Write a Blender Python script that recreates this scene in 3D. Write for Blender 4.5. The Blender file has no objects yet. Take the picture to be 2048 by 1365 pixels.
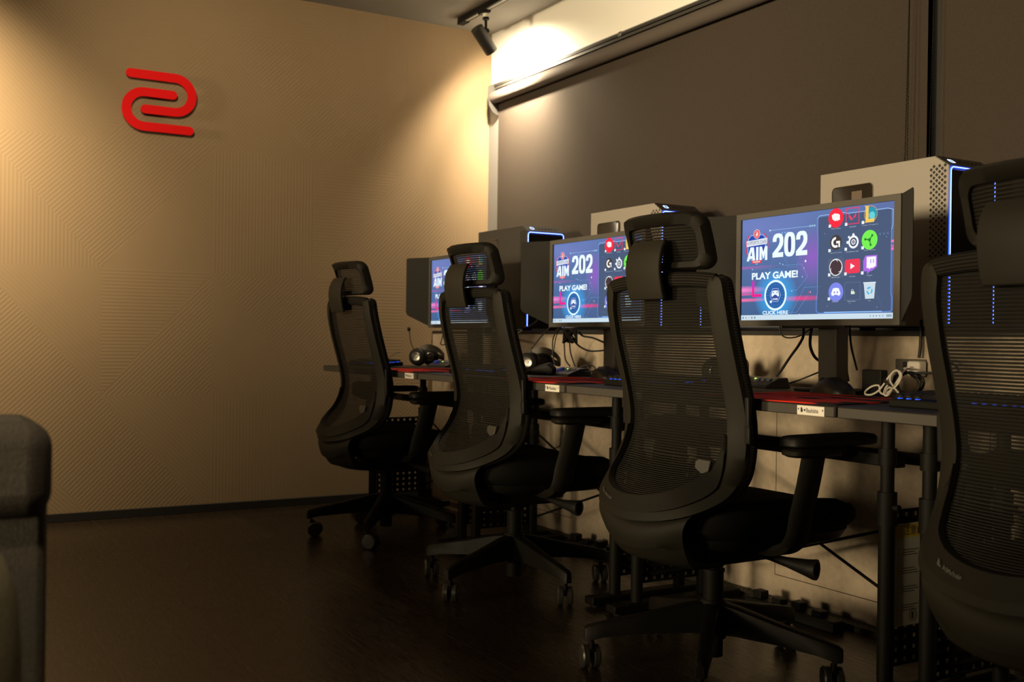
import bpy, bmesh, math, random
import numpy as np
from mathutils import Vector, Matrix
random.seed(4)
scn = bpy.context.scene
col = scn.collection
PI = math.pi

# ------------------------------------------------------------------ camera
CX, CY, F = 1024.0, 682.5, 2108.65
RM = np.array([[0.50658242, -0.00838171, 0.8621508],
               [0.86209276, -0.01021152, -0.5066476],
               [0.01305045, 0.99991273, 0.00205283]])
CP = np.array([5.2213, -2.91, 0.892])
cd = bpy.data.cameras.new('camera'); cam = bpy.data.objects.new('camera', cd); col.objects.link(cam)
M4 = Matrix([[*RM[0], CP[0]], [*RM[1], CP[1]], [*RM[2], CP[2]], [0, 0, 0, 1]])
cam.matrix_world = M4
cd.sensor_width = 36; cd.lens = F / 2048 * 36; cd.clip_start = 0.02; cd.clip_end = 100
cd.dof.use_dof = True; cd.dof.focus_distance = 2.9; cd.dof.aperture_fstop = 5.0
scn.camera = cam

def P(px, py, Y):
    """point of the plane y = Y seen at a pixel of the photograph"""
    r = RM @ np.array([px - CX, -(py - CY), -F]); t = (Y - CP[1]) / r[1]
    return Vector(CP + t * r)

# ------------------------------------------------------------------ world, lights, exposure
w = bpy.data.worlds.new('world'); scn.world = w; w.use_nodes = True
w.node_tree.nodes['Background'].inputs[0].default_value = (0.010, 0.007, 0.004, 1)
w.node_tree.nodes['Background'].inputs[1].default_value = 1.0
scn.view_settings.view_transform = 'Standard'; scn.view_settings.look = 'None'
scn.view_settings.exposure = 0.0; scn.view_settings.gamma = 1.0; scn.view_settings.use_curve_mapping = False
scn.cycles.max_bounces = 6; scn.cycles.transparent_max_bounces = 24
scn.cycles.use_denoising = True; scn.cycles.sample_clamp_indirect = 4

WARM = (1.0, 0.79, 0.47)
def spot(name, loc, target, power, size, blend, rad, color=WARM):
    l = bpy.data.lights.new(name, 'SPOT'); l.energy = power; l.spot_size = math.radians(size)
    l.spot_blend = blend; l.shadow_soft_size = rad; l.color = color
    o = bpy.data.objects.new(name, l); col.objects.link(o); o.location = loc
    o.rotation_euler = (Vector(target) - Vector(loc)).to_track_quat('-Z', 'Y').to_euler()
    return o
# added low soft lights at the unseen room end, standing in for its glow
spot('room_fill', (2.3, -8.9, 1.45), (2.9, 0, 1.85), 2400, 33, 1.0, 0.75)
spot('room_fill', (5.4, -8.7, 1.45), (3.1, 0, 1.85), 1450, 33, 1.0, 0.60)
spot('room_fill', (1.2, -8.6, 1.90), (0.9, 0, 2.0), 1300, 27, 1.0, 0.22)
# wall washer on the far wall, left of the frame
spot('wall_spot', (0.90, -3.25, 2.50), (0.0, -3.12, 1.70), 500, 96, 1.0, 0.05)
spot('wall_spot', (1.9, -2.5, 2.50), (0.0, -1.2, 1.9), 120, 80, 1.0, 0.10)
spot('sofa_spot', (4.7, -3.4, 2.54), (3.9, -3.0, 0.7), 55, 50, 0.8, 0.05)
# the visible track lamp in the corner
LAMP = Vector((0.450, -0.290, 2.425)); LDIR = Vector((-0.12, 0.68, -0.70)).normalized()
spot('lamp_light', LAMP + LDIR * 0.068, LAMP + LDIR * 2, 170, 120, 0.9, 0.02, (1, 0.83, 0.56))
spot('lamp_light', LAMP + LDIR * 0.068, LAMP + LDIR * 2, 60, 176, 0.5, 0.02, (1, 0.83, 0.56))

# ------------------------------------------------------------------ materials
MATS = {}
def mat(name, color=(.5, .5, .5), rough=.6, metal=0, emis=None, estr=1, spec=.5, noise=0, nscale=20, bump=0, bscale=200, coat=0):
    if name in MATS: return MATS[name]
    m = bpy.data.materials.new(name); m.use_nodes = True; nt = m.node_tree
    b = nt.nodes['Principled BSDF']
    b.inputs['Base Color'].default_value = (*color, 1); b.inputs['Roughness'].default_value = rough
    b.inputs['Metallic'].default_value = metal; b.inputs['Specular IOR Level'].default_value = spec
    b.inputs['Coat Weight'].default_value = coat
    if emis:
        b.inputs['Emission Color'].default_value = (*emis, 1); b.inputs['Emission Strength'].default_value = estr
    if noise or bump:
        tc = nt.nodes.new('ShaderNodeTexCoord')
    if noise:
        n = nt.nodes.new('ShaderNodeTexNoise'); n.inputs['Scale'].default_value = nscale; n.inputs['Detail'].default_value = 6
        nt.links.new(tc.outputs['Object'], n.inputs['Vector'])
        r = nt.nodes.new('ShaderNodeValToRGB'); r.color_ramp.elements[0].position = .3; r.color_ramp.elements[1].position = .7
        r.color_ramp.elements[0].color = (*[c * (1 - noise) for c in color], 1)
        r.color_ramp.elements[1].color = (*[min(1, c * (1 + noise)) for c in color], 1)
        nt.links.new(n.outputs['Fac'], r.inputs['Fac']); nt.links.new(r.outputs['Color'], b.inputs['Base Color'])
    if bump:
        n = nt.nodes.new('ShaderNodeTexNoise'); n.inputs['Scale'].default_value = bscale; n.inputs['Detail'].default_value = 3
        nt.links.new(tc.outputs['Object'], n.inputs['Vector'])
        bp = nt.nodes.new('ShaderNodeBump'); bp.inputs['Strength'].default_value = bump; bp.inputs['Distance'].default_value = .002
        nt.links.new(n.outputs['Fac'], bp.inputs['Height']); nt.links.new(bp.outputs['Normal'], b.inputs['Normal'])
    MATS[name] = m; return m

class NB:
    """small node builder"""
    def __init__(s, m): s.nt = m.node_tree; s.b = s.nt.nodes.get('Principled BSDF')
    def m(s, op, a, b=None, c=None):
        n = s.nt.nodes.new('ShaderNodeMath'); n.operation = op
        for i, v in enumerate((a, b, c)):
            if v is None: continue
            if isinstance(v, (int, float)): n.inputs[i].default_value = v
            else: s.nt.links.new(v, n.inputs[i])
        return n.outputs[0]
    def mix(s, f, a, b):
        n = s.nt.nodes.new('ShaderNodeMix'); n.data_type = 'RGBA'
        for i, v in ((0, f), (6, a), (7, b)):
            if isinstance(v, tuple): n.inputs[i].default_value = (*v, 1) if len(v) == 3 else v
            elif isinstance(v, (int, float)): n.inputs[i].default_value = v
            else: s.nt.links.new(v, n.inputs[i])
        return n.outputs[2]
    def coord(s, which='Object'):
        tc = s.nt.nodes.new('ShaderNodeTexCoord'); sp = s.nt.nodes.new('ShaderNodeSeparateXYZ')
        s.nt.links.new(tc.outputs[which], sp.inputs[0]); s.vec = tc.outputs[which]
        return sp.outputs
    def noise(s, scale, detail=4):
        n = s.nt.nodes.new('ShaderNodeTexNoise'); n.inputs['Scale'].default_value = scale; n.inputs['Detail'].default_value = detail
        s.nt.links.new(s.vec, n.inputs['Vector']); return n.outputs['Fac']
    def bump(s, h, strength, dist):
        n = s.nt.nodes.new('ShaderNodeBump'); n.inputs['Strength'].default_value = strength; n.inputs['Distance'].default_value = dist
        s.nt.links.new(h, n.inputs['Height']); s.nt.links.new(n.outputs[0], s.b.inputs['Normal'])

def relief_wall():
    m = mat('relief_wall', (.23, .15, .082), .75, spec=.3)
    if len(m.node_tree.nodes) > 3: return m
    n = NB(m); X, Y, Z = n.coord()
    u = n.m('DIVIDE', n.m('ADD', Y, .01 + 5.15), .515); v = n.m('DIVIDE', Z, .60)
    cu, cv = n.m('FLOOR', u), n.m('FLOOR', v); fu, fv = n.m('SUBTRACT', u, cu), n.m('SUBTRACT', v, cv)
    def wn(a, b, c):
        cx = n.nt.nodes.new('ShaderNodeCombineXYZ')
        for i, q in enumerate((a, b, c)):
            if isinstance(q, (int, float)): cx.inputs[i].default_value = q
            else: n.nt.links.new(q, cx.inputs[i])
        t = n.nt.nodes.new('ShaderNodeTexWhiteNoise'); t.noise_dimensions = '3D'; n.nt.links.new(cx.outputs[0], t.inputs[0]); return t.outputs['Value']
    r = wn(cu, cv, 3.3)
    d1 = n.m('GREATER_THAN', fu, fv); d2 = n.m('GREATER_THAN', n.m('ADD', fu, fv), 1.0)
    sel = n.m('GREATER_THAN', r, .5)
    side = n.m('ADD', n.m('MULTIPLY', sel, d1), n.m('MULTIPLY', n.m('SUBTRACT', 1, sel), d2))
    k = n.m('MULTIPLY', wn(cu, cv, n.m('ADD', side, 7.7)), 4)
    s0 = Z; s1 = Y; s2 = n.m('MULTIPLY', n.m('ADD', Y, Z), .7071); s3 = n.m('MULTIPLY', n.m('SUBTRACT', Y, Z), .7071)
    def band(lo, hi): return n.m('MULTIPLY', n.m('GREATER_THAN', k, lo), n.m('LESS_THAN', k, hi))
    acc = n.m('MULTIPLY', s0, band(-1, 1))
    for s_, lo, hi in ((s1, 1, 2), (s2, 2, 3), (s3, 3, 9)):
        acc = n.m('ADD', acc, n.m('MULTIPLY', s_, n.m('MULTIPLY', n.m('GREATER_THAN', k, lo - 1e-6), n.m('LESS_THAN', k, hi))))
    h = n.m('SINE', n.m('MULTIPLY', acc, 2 * PI / .0165))
    grain = n.noise(300, 3)
    n.bump(n.m('ADD', n.m('MULTIPLY', h, .5), n.m('MULTIPLY', grain, .5)), .26, .0020)
    f = n.noise(2.0, 4)
    n.nt.links.new(n.mix(f, (.235, .165, .098), (.275, .195, .118)), n.b.inputs['Base Color'])
    return m
def floor_mat():
    m = mat('floor_wood', (.05, .03, .018), .38, spec=.45); n = NB(m); X, Y, Z = n.coord()
    u = n.m('DIVIDE', Y, .30); fu = n.m('FRACT', u); row = n.m('FLOOR', u)
    v = n.m('ADD', n.m('DIVIDE', X, 1.2), n.m('MULTIPLY', row, .37)); fv = n.m('FRACT', v)
    e = n.m('MAXIMUM', n.m('LESS_THAN', fu, .008), n.m('LESS_THAN', fv, .002))
    g = n.nt.nodes.new('ShaderNodeTexNoise'); mp = n.nt.nodes.new('ShaderNodeMapping')
    mp.inputs['Scale'].default_value = (4, 90, 1); n.nt.links.new(n.vec, mp.inputs[0]); n.nt.links.new(mp.outputs[0], g.inputs['Vector']); g.inputs['Scale'].default_value = 1.5
    c = n.mix(g.outputs['Fac'], (.019, .012, .007), (.029, .018, .010))
    n.nt.links.new(n.mix(e, c, (.06, .043, .026)), n.b.inputs['Base Color'])
    n.bump(g.outputs['Fac'], .25, .001)
    n.nt.links.new(n.m('ADD', n.m('MULTIPLY', g.outputs['Fac'], .12), .22), n.b.inputs['Roughness'])
    return m
def ledge_mat():
    m = mat('concrete_panel', (.36, .29, .22), .85, spec=.25); n = NB(m); X, Y, Z = n.coord()
    f = n.noise(5, 8); f2 = n.noise(40, 5)
    f = n.m('ADD', n.m('MULTIPLY', f, .75), n.m('MULTIPLY', f2, .25))
    r = n.nt.nodes.new('ShaderNodeValToRGB'); r.color_ramp.elements[0].position = .38; r.color_ramp.elements[1].position = .62
    r.color_ramp.elements[0].color = (.40, .325, .245, 1); r.color_ramp.elements[1].color = (.56, .46, .355, 1)
    n.nt.links.new(f, r.inputs[0])
    def near(a, c, wd): return n.m('LESS_THAN', n.m('ABSOLUTE', n.m('SUBTRACT', a, c)), wd)
    def between(a, lo, hi): return n.m('MULTIPLY', n.m('GREATER_THAN', a, lo), n.m('LESS_THAN', a, hi))
    g = None
    for x0, x1 in ((.70, 1.393), (2.622, 3.42)):
        for q in (n.m('MULTIPLY', near(X, x0, .0013), between(Z, .113, .70)), n.m('MULTIPLY', near(X, x1, .0013), between(Z, .113, .70)),
                  n.m('MULTIPLY', near(Z, .113, .0013), between(X, x0, x1)), n.m('MULTIPLY', near(Z, .70, .0013), between(X, x0, x1))):
            g = q if g is None else n.m('MAXIMUM', g, q)
    n.nt.links.new(n.mix(g, r.outputs[0], (.05, .035, .02)), n.b.inputs['Base Color'])
    n.bump(n.m('SUBTRACT', n.m('MULTIPLY', f2, .3), n.m('MULTIPLY', g, 2.0)), .3, .002)
    return m
def mesh_fabric():
    """woven mesh: horizontal ribs joined by fine vertical yarns, with real gaps between them"""
    m = mat('mesh_fabric', (.0115, .0100, .0075), .6, spec=.25); nt = m.node_tree
    n = NB(m); uv = nt.nodes.new('ShaderNodeUVMap'); sp = nt.nodes.new('ShaderNodeSeparateXYZ'); nt.links.new(uv.outputs[0], sp.inputs[0])
    U, V = sp.outputs[0], sp.outputs[1]
    fr = n.m('FRACT', n.m('DIVIDE', V, .0071)); fu = n.m('FRACT', n.m('DIVIDE', U, .0030))
    gap = n.m('MULTIPLY', n.m('GREATER_THAN', fr, .69), n.m('GREATER_THAN', fu, .52))
    tr = nt.nodes.new('ShaderNodeBsdfTransparent'); mx = nt.nodes.new('ShaderNodeMixShader'); out = nt.nodes['Material Output']
    nt.links.new(gap, mx.inputs[0]); nt.links.new(n.b.outputs[0], mx.inputs[1]); nt.links.new(tr.outputs[0], mx.inputs[2]); nt.links.new(mx.outputs[0], out.inputs[0])
    h = n.m('SINE', n.m('MULTIPLY', n.m('DIVIDE', fr, .60), PI)); h2 = n.m('ABSOLUTE', n.m('SINE', n.m('MULTIPLY', fu, PI)))
    n.bump(n.m('ADD', h, n.m('MULTIPLY', h2, .3)), .9, .002)
    return m
def rim_fabric():
    m = mat('rim_fabric', (.050, .044, .038), .7, spec=.15); n = NB(m)
    uv = n.nt.nodes.new('ShaderNodeUVMap'); sp = n.nt.nodes.new('ShaderNodeSeparateXYZ'); n.nt.links.new(uv.outputs[0], sp.inputs[0])
    fr = n.m('FRACT', n.m('DIVIDE', sp.outputs[1], .0071)); h = n.m('ABSOLUTE', n.m('SINE', n.m('MULTIPLY', fr, PI)))
    n.nt.links.new(n.mix(h, (.0015, .0012, .001), (.014, .012, .009)), n.b.inputs['Base Color'])
    n.bump(h, .8, .002); return m

M_WHITE = mat('painted_plaster', (.80, .78, .74), .8, spec=.2, bump=.2, bscale=150)
M_CEIL = mat('grey_ceiling_paint', (.28, .27, .25), .85, spec=.2, bump=.2, bscale=120)
M_ALU = mat('grey_aluminium', (.17, .17, .175), .45, .3)
M_DALU = mat('dark_aluminium', (.045, .042, .04), .5, .2)
M_BLIND = mat('blind_fabric', (.046, .036, .029), .9, spec=.15, noise=.12, nscale=350, bump=.3, bscale=500)
M_TUBE = mat('blind_roll_fabric', (.085, .070, .062), .8, spec=.2)
M_BLACK = mat('black_plastic', (.008, .0072, .0065), .55, spec=.25)
M_BLACKM = mat('black_metal', (.0055, .005, .0042), .6, .0, spec=.15, bump=.15, bscale=500)
M_GLOSS = mat('gloss_black', (.008, .008, .009), .15)
M_CHAIR = mat('chair_plastic', (.0155, .0135, .0095), .6, spec=.2, bump=.25, bscale=900)
M_CHAIRD = mat('chair_trim_plastic', (.0105, .0090, .0065), .6, spec=.2, bump=.2, bscale=900)
M_BASE = mat('chair_base_plastic', (.0055, .0047, .0035), .5, spec=.2, bump=.2, bscale=900)
M_SEAT = mat('seat_fabric', (.005, .0046, .0042), .9, spec=.15, bump=.4, bscale=500)
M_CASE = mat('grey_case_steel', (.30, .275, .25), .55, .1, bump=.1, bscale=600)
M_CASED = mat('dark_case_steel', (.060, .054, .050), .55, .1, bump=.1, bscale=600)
M_CASETOP = mat('case_front_plastic', (.055, .05, .05), .4)
M_GLASSD = mat('smoked_glass', (.032, .025, .019), .35, spec=.25)
M_LED = mat('blue_white_led', (.02, .05, .5), .4, emis=(.02, .08, 1.0), estr=5)
M_LEDC = mat('led_core', (.6, .7, 1), .4, emis=(.45, .65, 1.0), estr=2.6)
M_KEYLED = mat('blue_key_led', (.02, .05, .4), .4, emis=(.03, .12, 1.0), estr=1.0)
M_GREEN = mat('green_led', (.1, .4, .05), .4, emis=(.35, 1.0, .10), estr=3)
M_DESK = mat('black_desk_board', (.022, .018, .015), .6, spec=.2, noise=.25, nscale=60, bump=.1, bscale=300)
M_STEEL = mat('brushed_steel', (.55, .54, .52), .28, .9)
M_WCABLE = mat('white_cable', (.80, .74, .66), .5)
M_CABLE = mat('black_cable', (.012, .011, .010), .5)
M_BADGE = mat('pale_badge', (.80, .76, .70), .5)
M_INK = mat('black_ink', (.01, .01, .01), .6)
M_YELLOW = mat('yellow_print', (.80, .60, .04), .6)
M_RED = mat('red_acrylic', (.72, .004, .006), .6, spec=.12, bump=.1, bscale=400)
M_SOFA = mat('grey_sofa_fabric', (.145, .130, .118), .95, spec=.1, noise=.2, nscale=300, bump=.6, bscale=450)
M_PILLOW = mat('pale_cushion_fabric', (.34, .31, .22), .95, spec=.1, noise=.12, nscale=200, bump=.5, bscale=450)
M_LOGO = mat('pale_grey_print', (.10, .095, .085), .5)

# ------------------------------------------------------------------ mesh building
def V3(*a): return Vector(a)
def catmull(pts, n=5, closed=False):
    pts = [np.array(p, float) for p in pts]; out = []; N = len(pts)
    rng = range(N if closed else N - 1)
    for i in rng:
        if closed: p0, p1, p2, p3 = pts[(i - 1) % N], pts[i], pts[(i + 1) % N], pts[(i + 2) % N]
        else: p0, p1, p2, p3 = pts[max(i - 1, 0)], pts[i], pts[i + 1], pts[min(i + 2, N - 1)]
        for k in range(n):
            t = k / n
            out.append(.5 * ((2 * p1) + (-p0 + p2) * t + (2 * p0 - 5 * p1 + 4 * p2 - p3) * t * t + (-p0 + 3 * p1 - 3 * p2 + p3) * t ** 3))
    if not closed: out.append(pts[-1])
    return out
class MB:
    def __init__(s): s.v = []; s.f = []; s.m = []; s.uv = {}
    def add(s, vs, fs, mi=0):
        o = len(s.v); s.v += [tuple(float(c) for c in p) for p in vs]; s.f += [tuple(i + o for i in f) for f in fs]; s.m += [mi] * len(fs); return o
    def box(s, x0, x1, y0, y1, z0, z1, mi=0, M=None):
        vs = [V3(x, y, z) for x in (x0, x1) for y in (y0, y1) for z in (z0, z1)]
        if M: vs = [M @ v for v in vs]
        s.add(vs, [(0, 1, 3, 2), (4, 6, 7, 5), (0, 4, 5, 1), (2, 3, 7, 6), (0, 2, 6, 4), (1, 5, 7, 3)], mi); return s
    def bar(s, p0, p1, wx, wz, mi=0, up=(0, 0, 1), w1=None):
        p0, p1 = Vector(p0), Vector(p1); d = (p1 - p0).normalized(); u = Vector(up); a = d.cross(u).normalized(); b = a.cross(d).normalized()
        w1 = w1 or (wx, wz); vs = []
        for p, (A, B) in ((p0, (wx, wz)), (p1, w1)):
            for i, j in ((-1, -1), (1, -1), (1, 1), (-1, 1)): vs.append(p + a * i * A / 2 + b * j * B / 2)
        s.add(vs, [(0, 1, 2, 3), (7, 6, 5, 4), (0, 4, 5, 1), (1, 5, 6, 2), (2, 6, 7, 3), (3, 7, 4, 0)], mi); return s
    def cyl(s, p0, p1, r0, r1=None, n=20, mi=0, cap=True):
        return s.rings([(p0, r0), (p1, r0 if r1 is None else r1)], n, mi, cap)
    def rings(s, prs, n=20, mi=0, cap=True):
        """circular sections along a straight or bent axis"""
        ps = [Vector(p) for p, r in prs]; rs = [r for p, r in prs]; vs = []
        a = None
        for i, p in enumerate(ps):
            d = (ps[min(i + 1, len(ps) - 1)] - ps[max(i - 1, 0)])
            if d.length < 1e-9: d = V3(0, 0, 1) if i == 0 else (ps[i] - ps[0])
            d.normalize()
            if a is not None and d.dot(pd) < -.3: d = -d
            pd = d
            if a is None:
                u = V3(0, 0, 1) if abs(d.z) < .9 else V3(1, 0, 0); a = d.cross(u).normalized()
            else:
                a = (a - d * a.dot(d)).normalized()
            b = d.cross(a)
            for k in range(n):
                t = 2 * PI * k / n; vs.append(p + (a * math.cos(t) + b * math.sin(t)) * rs[i])
        fs = []
        for i in range(len(ps) - 1):
            for k in range(n):
                k2 = (k + 1) % n; fs.append((i * n + k, i * n + k2, (i + 1) * n + k2, (i + 1) * n + k))
        if cap: fs.append(tuple(range(n))[::-1]); fs.append(tuple((len(ps) - 1) * n + k for k in range(n)))
        s.add(vs, fs, mi); return s
    def tube(s, pts, r, n=8, mi=0, sm=5):
        pts = catmull(pts, sm) if sm else pts
        return s.rings([(p, r) for p in pts], n, mi)
    def loft(s, rings, mi=0, closed_ring=True, cap=True, uvs=None):
        n = len(rings[0]); vs = [p for r in rings for p in r]; fs = []
        for i in range(len(rings) - 1):
            for k in range(n if closed_ring else n - 1):
                k2 = (k + 1) % n; fs.append((i * n + k, i * n + k2, (i + 1) * n + k2, (i + 1) * n + k))
        if cap and closed_ring: fs.append(tuple(range(n))[::-1]); fs.append(tuple((len(rings) - 1) * n + k for k in range(n)))
        o = s.add(vs, fs, mi)
        if uvs:
            q = [u for r in uvs for u in r]
            for i, u in enumerate(q): s.uv[o + i] = u
        return s
    def poly(s, pts, mi=0):
        s.add(pts, [tuple(range(len(pts)))], mi); return s
    def build(s, name, mats, parent=None, bevel=0, seg=2, sub=0, smooth=35, loc=None):
        me = bpy.data.meshes.new(name); me.from_pydata(s.v, [], s.f)
        mats = mats if isinstance(mats, (list, tuple)) else [mats]
        for m in mats: me.materials.append(m)
        for p, mi in zip(me.polygons, s.m): p.material_index = mi
        if s.uv:
            l = me.uv_layers.new(name='UVMap')
            for lp in me.loops: l.data[lp.index].uv = s.uv.get(lp.vertex_index, (0, 0))
        bm = bmesh.new(); bm.from_mesh(me)
        if not s.uv: bmesh.ops.recalc_face_normals(bm, faces=bm.faces)
        bm.to_mesh(me); bm.free()
        me.polygons.foreach_set('use_smooth', [True] * len(me.polygons))
        if smooth: me.set_sharp_from_angle(angle=math.radians(smooth))
        me.update()
        o = bpy.data.objects.new(name, me); col.objects.link(o)
        if parent: o.parent = parent
        if loc: o.location = loc
        if bevel:
            b = o.modifiers.new('bevel', 'BEVEL'); b.width = bevel; b.segments = seg; b.limit_method = 'ANGLE'; b.angle_limit = math.radians(40)
        if sub:
            b = o.modifiers.new('sub', 'SUBSURF'); b.levels = sub; b.render_levels = sub
        return o
def tag(o, label=None, cat=None, group=None, kind=None):
    for k, v in (('label', label), ('category', cat), ('group', group), ('kind', kind)):
        if v: o[k] = v
    return o
def thing(name, loc, label, cat, rz=0, group=None):
    o = bpy.data.objects.new(name, None); col.objects.link(o); o.location = loc; o.rotation_euler = (0, 0, rz); o.empty_display_size = .05
    return tag(o, label, cat, group)
KIDS = {}
def copy_tree(o, parent=None):
    c = o.copy(); col.objects.link(c); c.parent = parent
    for ch in [q for q in list(bpy.data.objects) if q.parent == o]: copy_tree(ch, c)
    return c
def struct(name, mb, m, **k): return tag(mb.build(name, m, **k), kind='structure')
def text_geo(s, size, bold=0.0, align='LEFT', res=3):
    c = bpy.data.curves.new('t', 'FONT'); c.body = s; c.size = size; c.resolution_u = res; c.offset = bold; c.align_x = align
    o = bpy.data.objects.new('t', c); col.objects.link(o)
    bpy.context.view_layer.update()
    me = bpy.data.meshes.new_from_object(o.evaluated_get(bpy.context.evaluated_depsgraph_get()))
    vs = [tuple(v.co) for v in me.vertices]; fs = [tuple(p.vertices) for p in me.polygons]
    bpy.data.objects.remove(o); bpy.data.curves.remove(c); bpy.data.meshes.remove(me)
    return vs, fs

# ================================================================== setting
FZ = .022; CEIL = 2.615; XR = 9.0; YB = -9.6
struct('floor', MB().box(0, XR, YB, 0, -.1, FZ), floor_mat())
struct('ceiling', MB().box(0, XR, YB, 0, CEIL, CEIL + .1), M_CEIL)
struct('wall_far', MB().box(-.1, 0, YB, .2, -.1, CEIL + .1), relief_wall())
struct('wall_right', MB().box(XR, XR + .1, YB, .2, -.1, CEIL + .1), mat('plain_wall', (.22, .20, .17), .9))
struct('wall_back', MB().box(0, XR, YB - .1, YB, -.1, CEIL + .1), MATS['plain_wall'])
b = MB(); b.box(0, XR, 0, .1, 2.325, CEIL + .0)
struct('wall_window', b, M_WHITE)
struct('wall_lower', MB().box(0, XR, -.347, 0, 0, .915), ledge_mat())
struct('trim_1', MB().box(0, XR, -.352, 0, .915, .931), mat('black_sill', (.02, .018, .016), .5), bevel=.002)
struct('baseboard_far', MB().box(0, .012, YB, -.347, FZ, .062), mat('black_baseboard', (.012, .011, .010), .55), bevel=.002)
# window frame and glass behind the blinds
b = MB()
b.box(.0, .118, -.012, .06, .931, 2.325)
b.box(.118, XR, -.012, .06, 2.265, 2.325)
b.box(.118, XR, .01, .06, .931, .96)
struct('window_1', b, M_ALU, bevel=.003)
b = MB()
for x in (2.93, 5.9): b.box(x, x + .09, .02, .074, .96, 2.265)
struct('trim_2', b, M_INK, bevel=.002)
struct('window_2', MB().box(.118, XR, .075, .08, .931, 2.30), mat('night_glass', (.004, .004, .006), .05))
# black perforated channel along the foot of the wall
def perf_strip():
    b = MB(); b.box(.75, 4.6, -.400, -.349, FZ, .040)
    for i in range(190):
        for j in range(3):
            x = .77 + i * .02 + (j % 2) * .01; b.box(x, x + .009, -.393 + j * .014, -.387 + j * .014, .0399, .0404, 1)
    o = b.build('cable_channel', [mat('channel_metal', (.028, .024, .02), .5), M_INK])
    tag(o, 'black perforated cable channel lying along the foot of the beige wall', 'cable channel')
perf_strip()

# ------------------------------------------------------------------ roller blinds
def blind(name, x0, x1, label, chain_x, z_bot=.945):
    t = thing(name, (x0, 0, 2.2), label, 'roller blind', group=None)
    L = lambda b: b
    W = x1 - x0
    b = MB(); b.box(0, W, -.050, -.013, .082, .098); b.box(0, W, -.050, -.044, .070, .090)
    b.box(0, W, -.052, -.048, .094, .100)
    b.build('head_rail', M_DALU, t, bevel=.0015)
    b = MB(); b.cyl((.004, -.052, .026), (W - .004, -.052, .026), .033, n=28); b.build('roller', M_TUBE, t)
    for x in (.0, W - .004):
        b = MB(); prof = [(-.012, .085), (-.085, .085), (-.088, .02), (-.082, -.02), (-.06, -.052), (-.035, -.066), (-.012, -.066)]
        n = len(prof); vs = [(x - .001, p[0], p[1]) for p in prof] + [(x + .004, p[0], p[1]) for p in prof]
        b.add(vs, [tuple(range(n)), tuple(range(n, 2 * n))[::-1]] + [(i, (i + 1) % n, n + (i + 1) % n, n + i) for i in range(n)])
        b.build('end_bracket', M_DALU, t)
    b = MB(); b.box(.004, W - .004, -.0215, -.0205, z_bot - 2.2, .026); f = b.build('fabric', M_BLIND, t)
    b = MB(); b.cyl((.006, -.021, z_bot - 2.2), (W - .006, -.021, z_bot - 2.2), .010, n=12); b.build('bottom_bar', M_DALU, t)
    b = MB()
    for dx, zb in ((0, 1.50), (.0, 0)):
        pass
    for s_ in (0, 1):
        z = .03; 
        while z > (1.50 - 2.2 if s_ == 0 else 1.46 - 2.2):
            x = chain_x - x0 + s_ * .006 - .018 * (.03 - z) * 1.0 * (1 - s_)
            b.box(x - .0016, x + .0016, -.060 - s_ * .012, -.0568 - s_ * .012, z - .0022, z + .0022)
            z -= .0075
    for s_ in (0,):
        x = chain_x - x0 - .014
        b.tube([(x, -.059, -.70), (x + .005, -.059, -.72), (x, -.059, -.745), (x - .004, -.059, -.72), (x, -.059, -.70)], .0012, 6)
    b.build('bead_chain', M_BLACKM, t)
    return t
blind('roller_blind', .122, 2.950, 'wide dark grey roller blind lowered behind the three computers', 2.905)
blind('roller_blind', 2.992, 5.85, 'dark grey roller blind at the right edge, beyond the narrow black gap', 3.0)
# small clips above the rail
for i, x in enumerate((.33, 1.28, 2.38)):
    o = MB().box(x, x + .035, -.052, -.012, 2.298, 2.306).box(x + .006, x + .029, -.056, -.05, 2.285, 2.306).build('rail_clip', M_STEEL, None, bevel=.001)
    tag(o, ['metal clip on the blind rail nearest the room corner', 'metal clip halfway along the visible blind rail', 'metal clip on the blind rail nearest the top edge of the view'][i], 'clip', 'clips on the blind rail')

# ------------------------------------------------------------------ track and lamp
t = thing('lighting_track', (.17, -.29, CEIL), 'black lighting track fixed to the ceiling near the window wall', 'lighting track')
MB().box(0, 5.6, -.018, .018, -.030, 0).build('rail', M_BLACKM, t, bevel=.001)
MB().box(0.03, 5.6, -.006, .006, -.0308, -.030).build('conductor_slot', mat('slot_pale', (.5, .48, .42), .4), t)
MB().box(-.002, .07, -.0185, .0185, -.036, -.0301).build('end_cap', M_BLACKM, t)
t = thing('track_spotlight', (.455, -.29, CEIL - .031), 'black cylindrical spotlight hanging from the ceiling track in the corner', 'spotlight')
MB().box(-.055, .02, -.017, .017, -.012, 0).cyl((0, 0, -.05), (0, 0, -.012), .017, n=20).build('adapter', M_BLACKM, t, bevel=.001)
MB().cyl((0, 0, -.036), (0, 0, -.018), .0178, n=20).build('pale_collar', M_BADGE, t)
MB().cyl((0, 0, -.105), (0, 0, -.05), .007, n=12).rings([((-.004, 0, -.108), .013), ((.016, 0, -.108), .013)], 14).build('swivel', M_BLACKM, t)
c0 = LAMP - LDIR * .085 - Vector((.455, -.29, CEIL - .031)); c1 = LAMP + LDIR * .065 - Vector((.455, -.29, CEIL - .031))
b = MB(); b.rings([(c0, .030), (c0 + LDIR * .004, .034), (c1 - LDIR * .004, .034), (c1, .033), (c1, .029), (c1 - LDIR * .03, .026)], 28, cap=False)
b.rings([(c0, .030), (c0 - LDIR * .0005, .001)], 28, cap=False)
b.build('housing', mat('lamp_black', (.022, .020, .018), .45), t)
b = MB(); b.cyl(c1 - LDIR * .032, c1 - LDIR * .030, .026, n=24); b.build('lens', mat('lamp_lens', (1, .9, .7), .4, emis=(1, .83, .56), estr=30), t)

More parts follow.
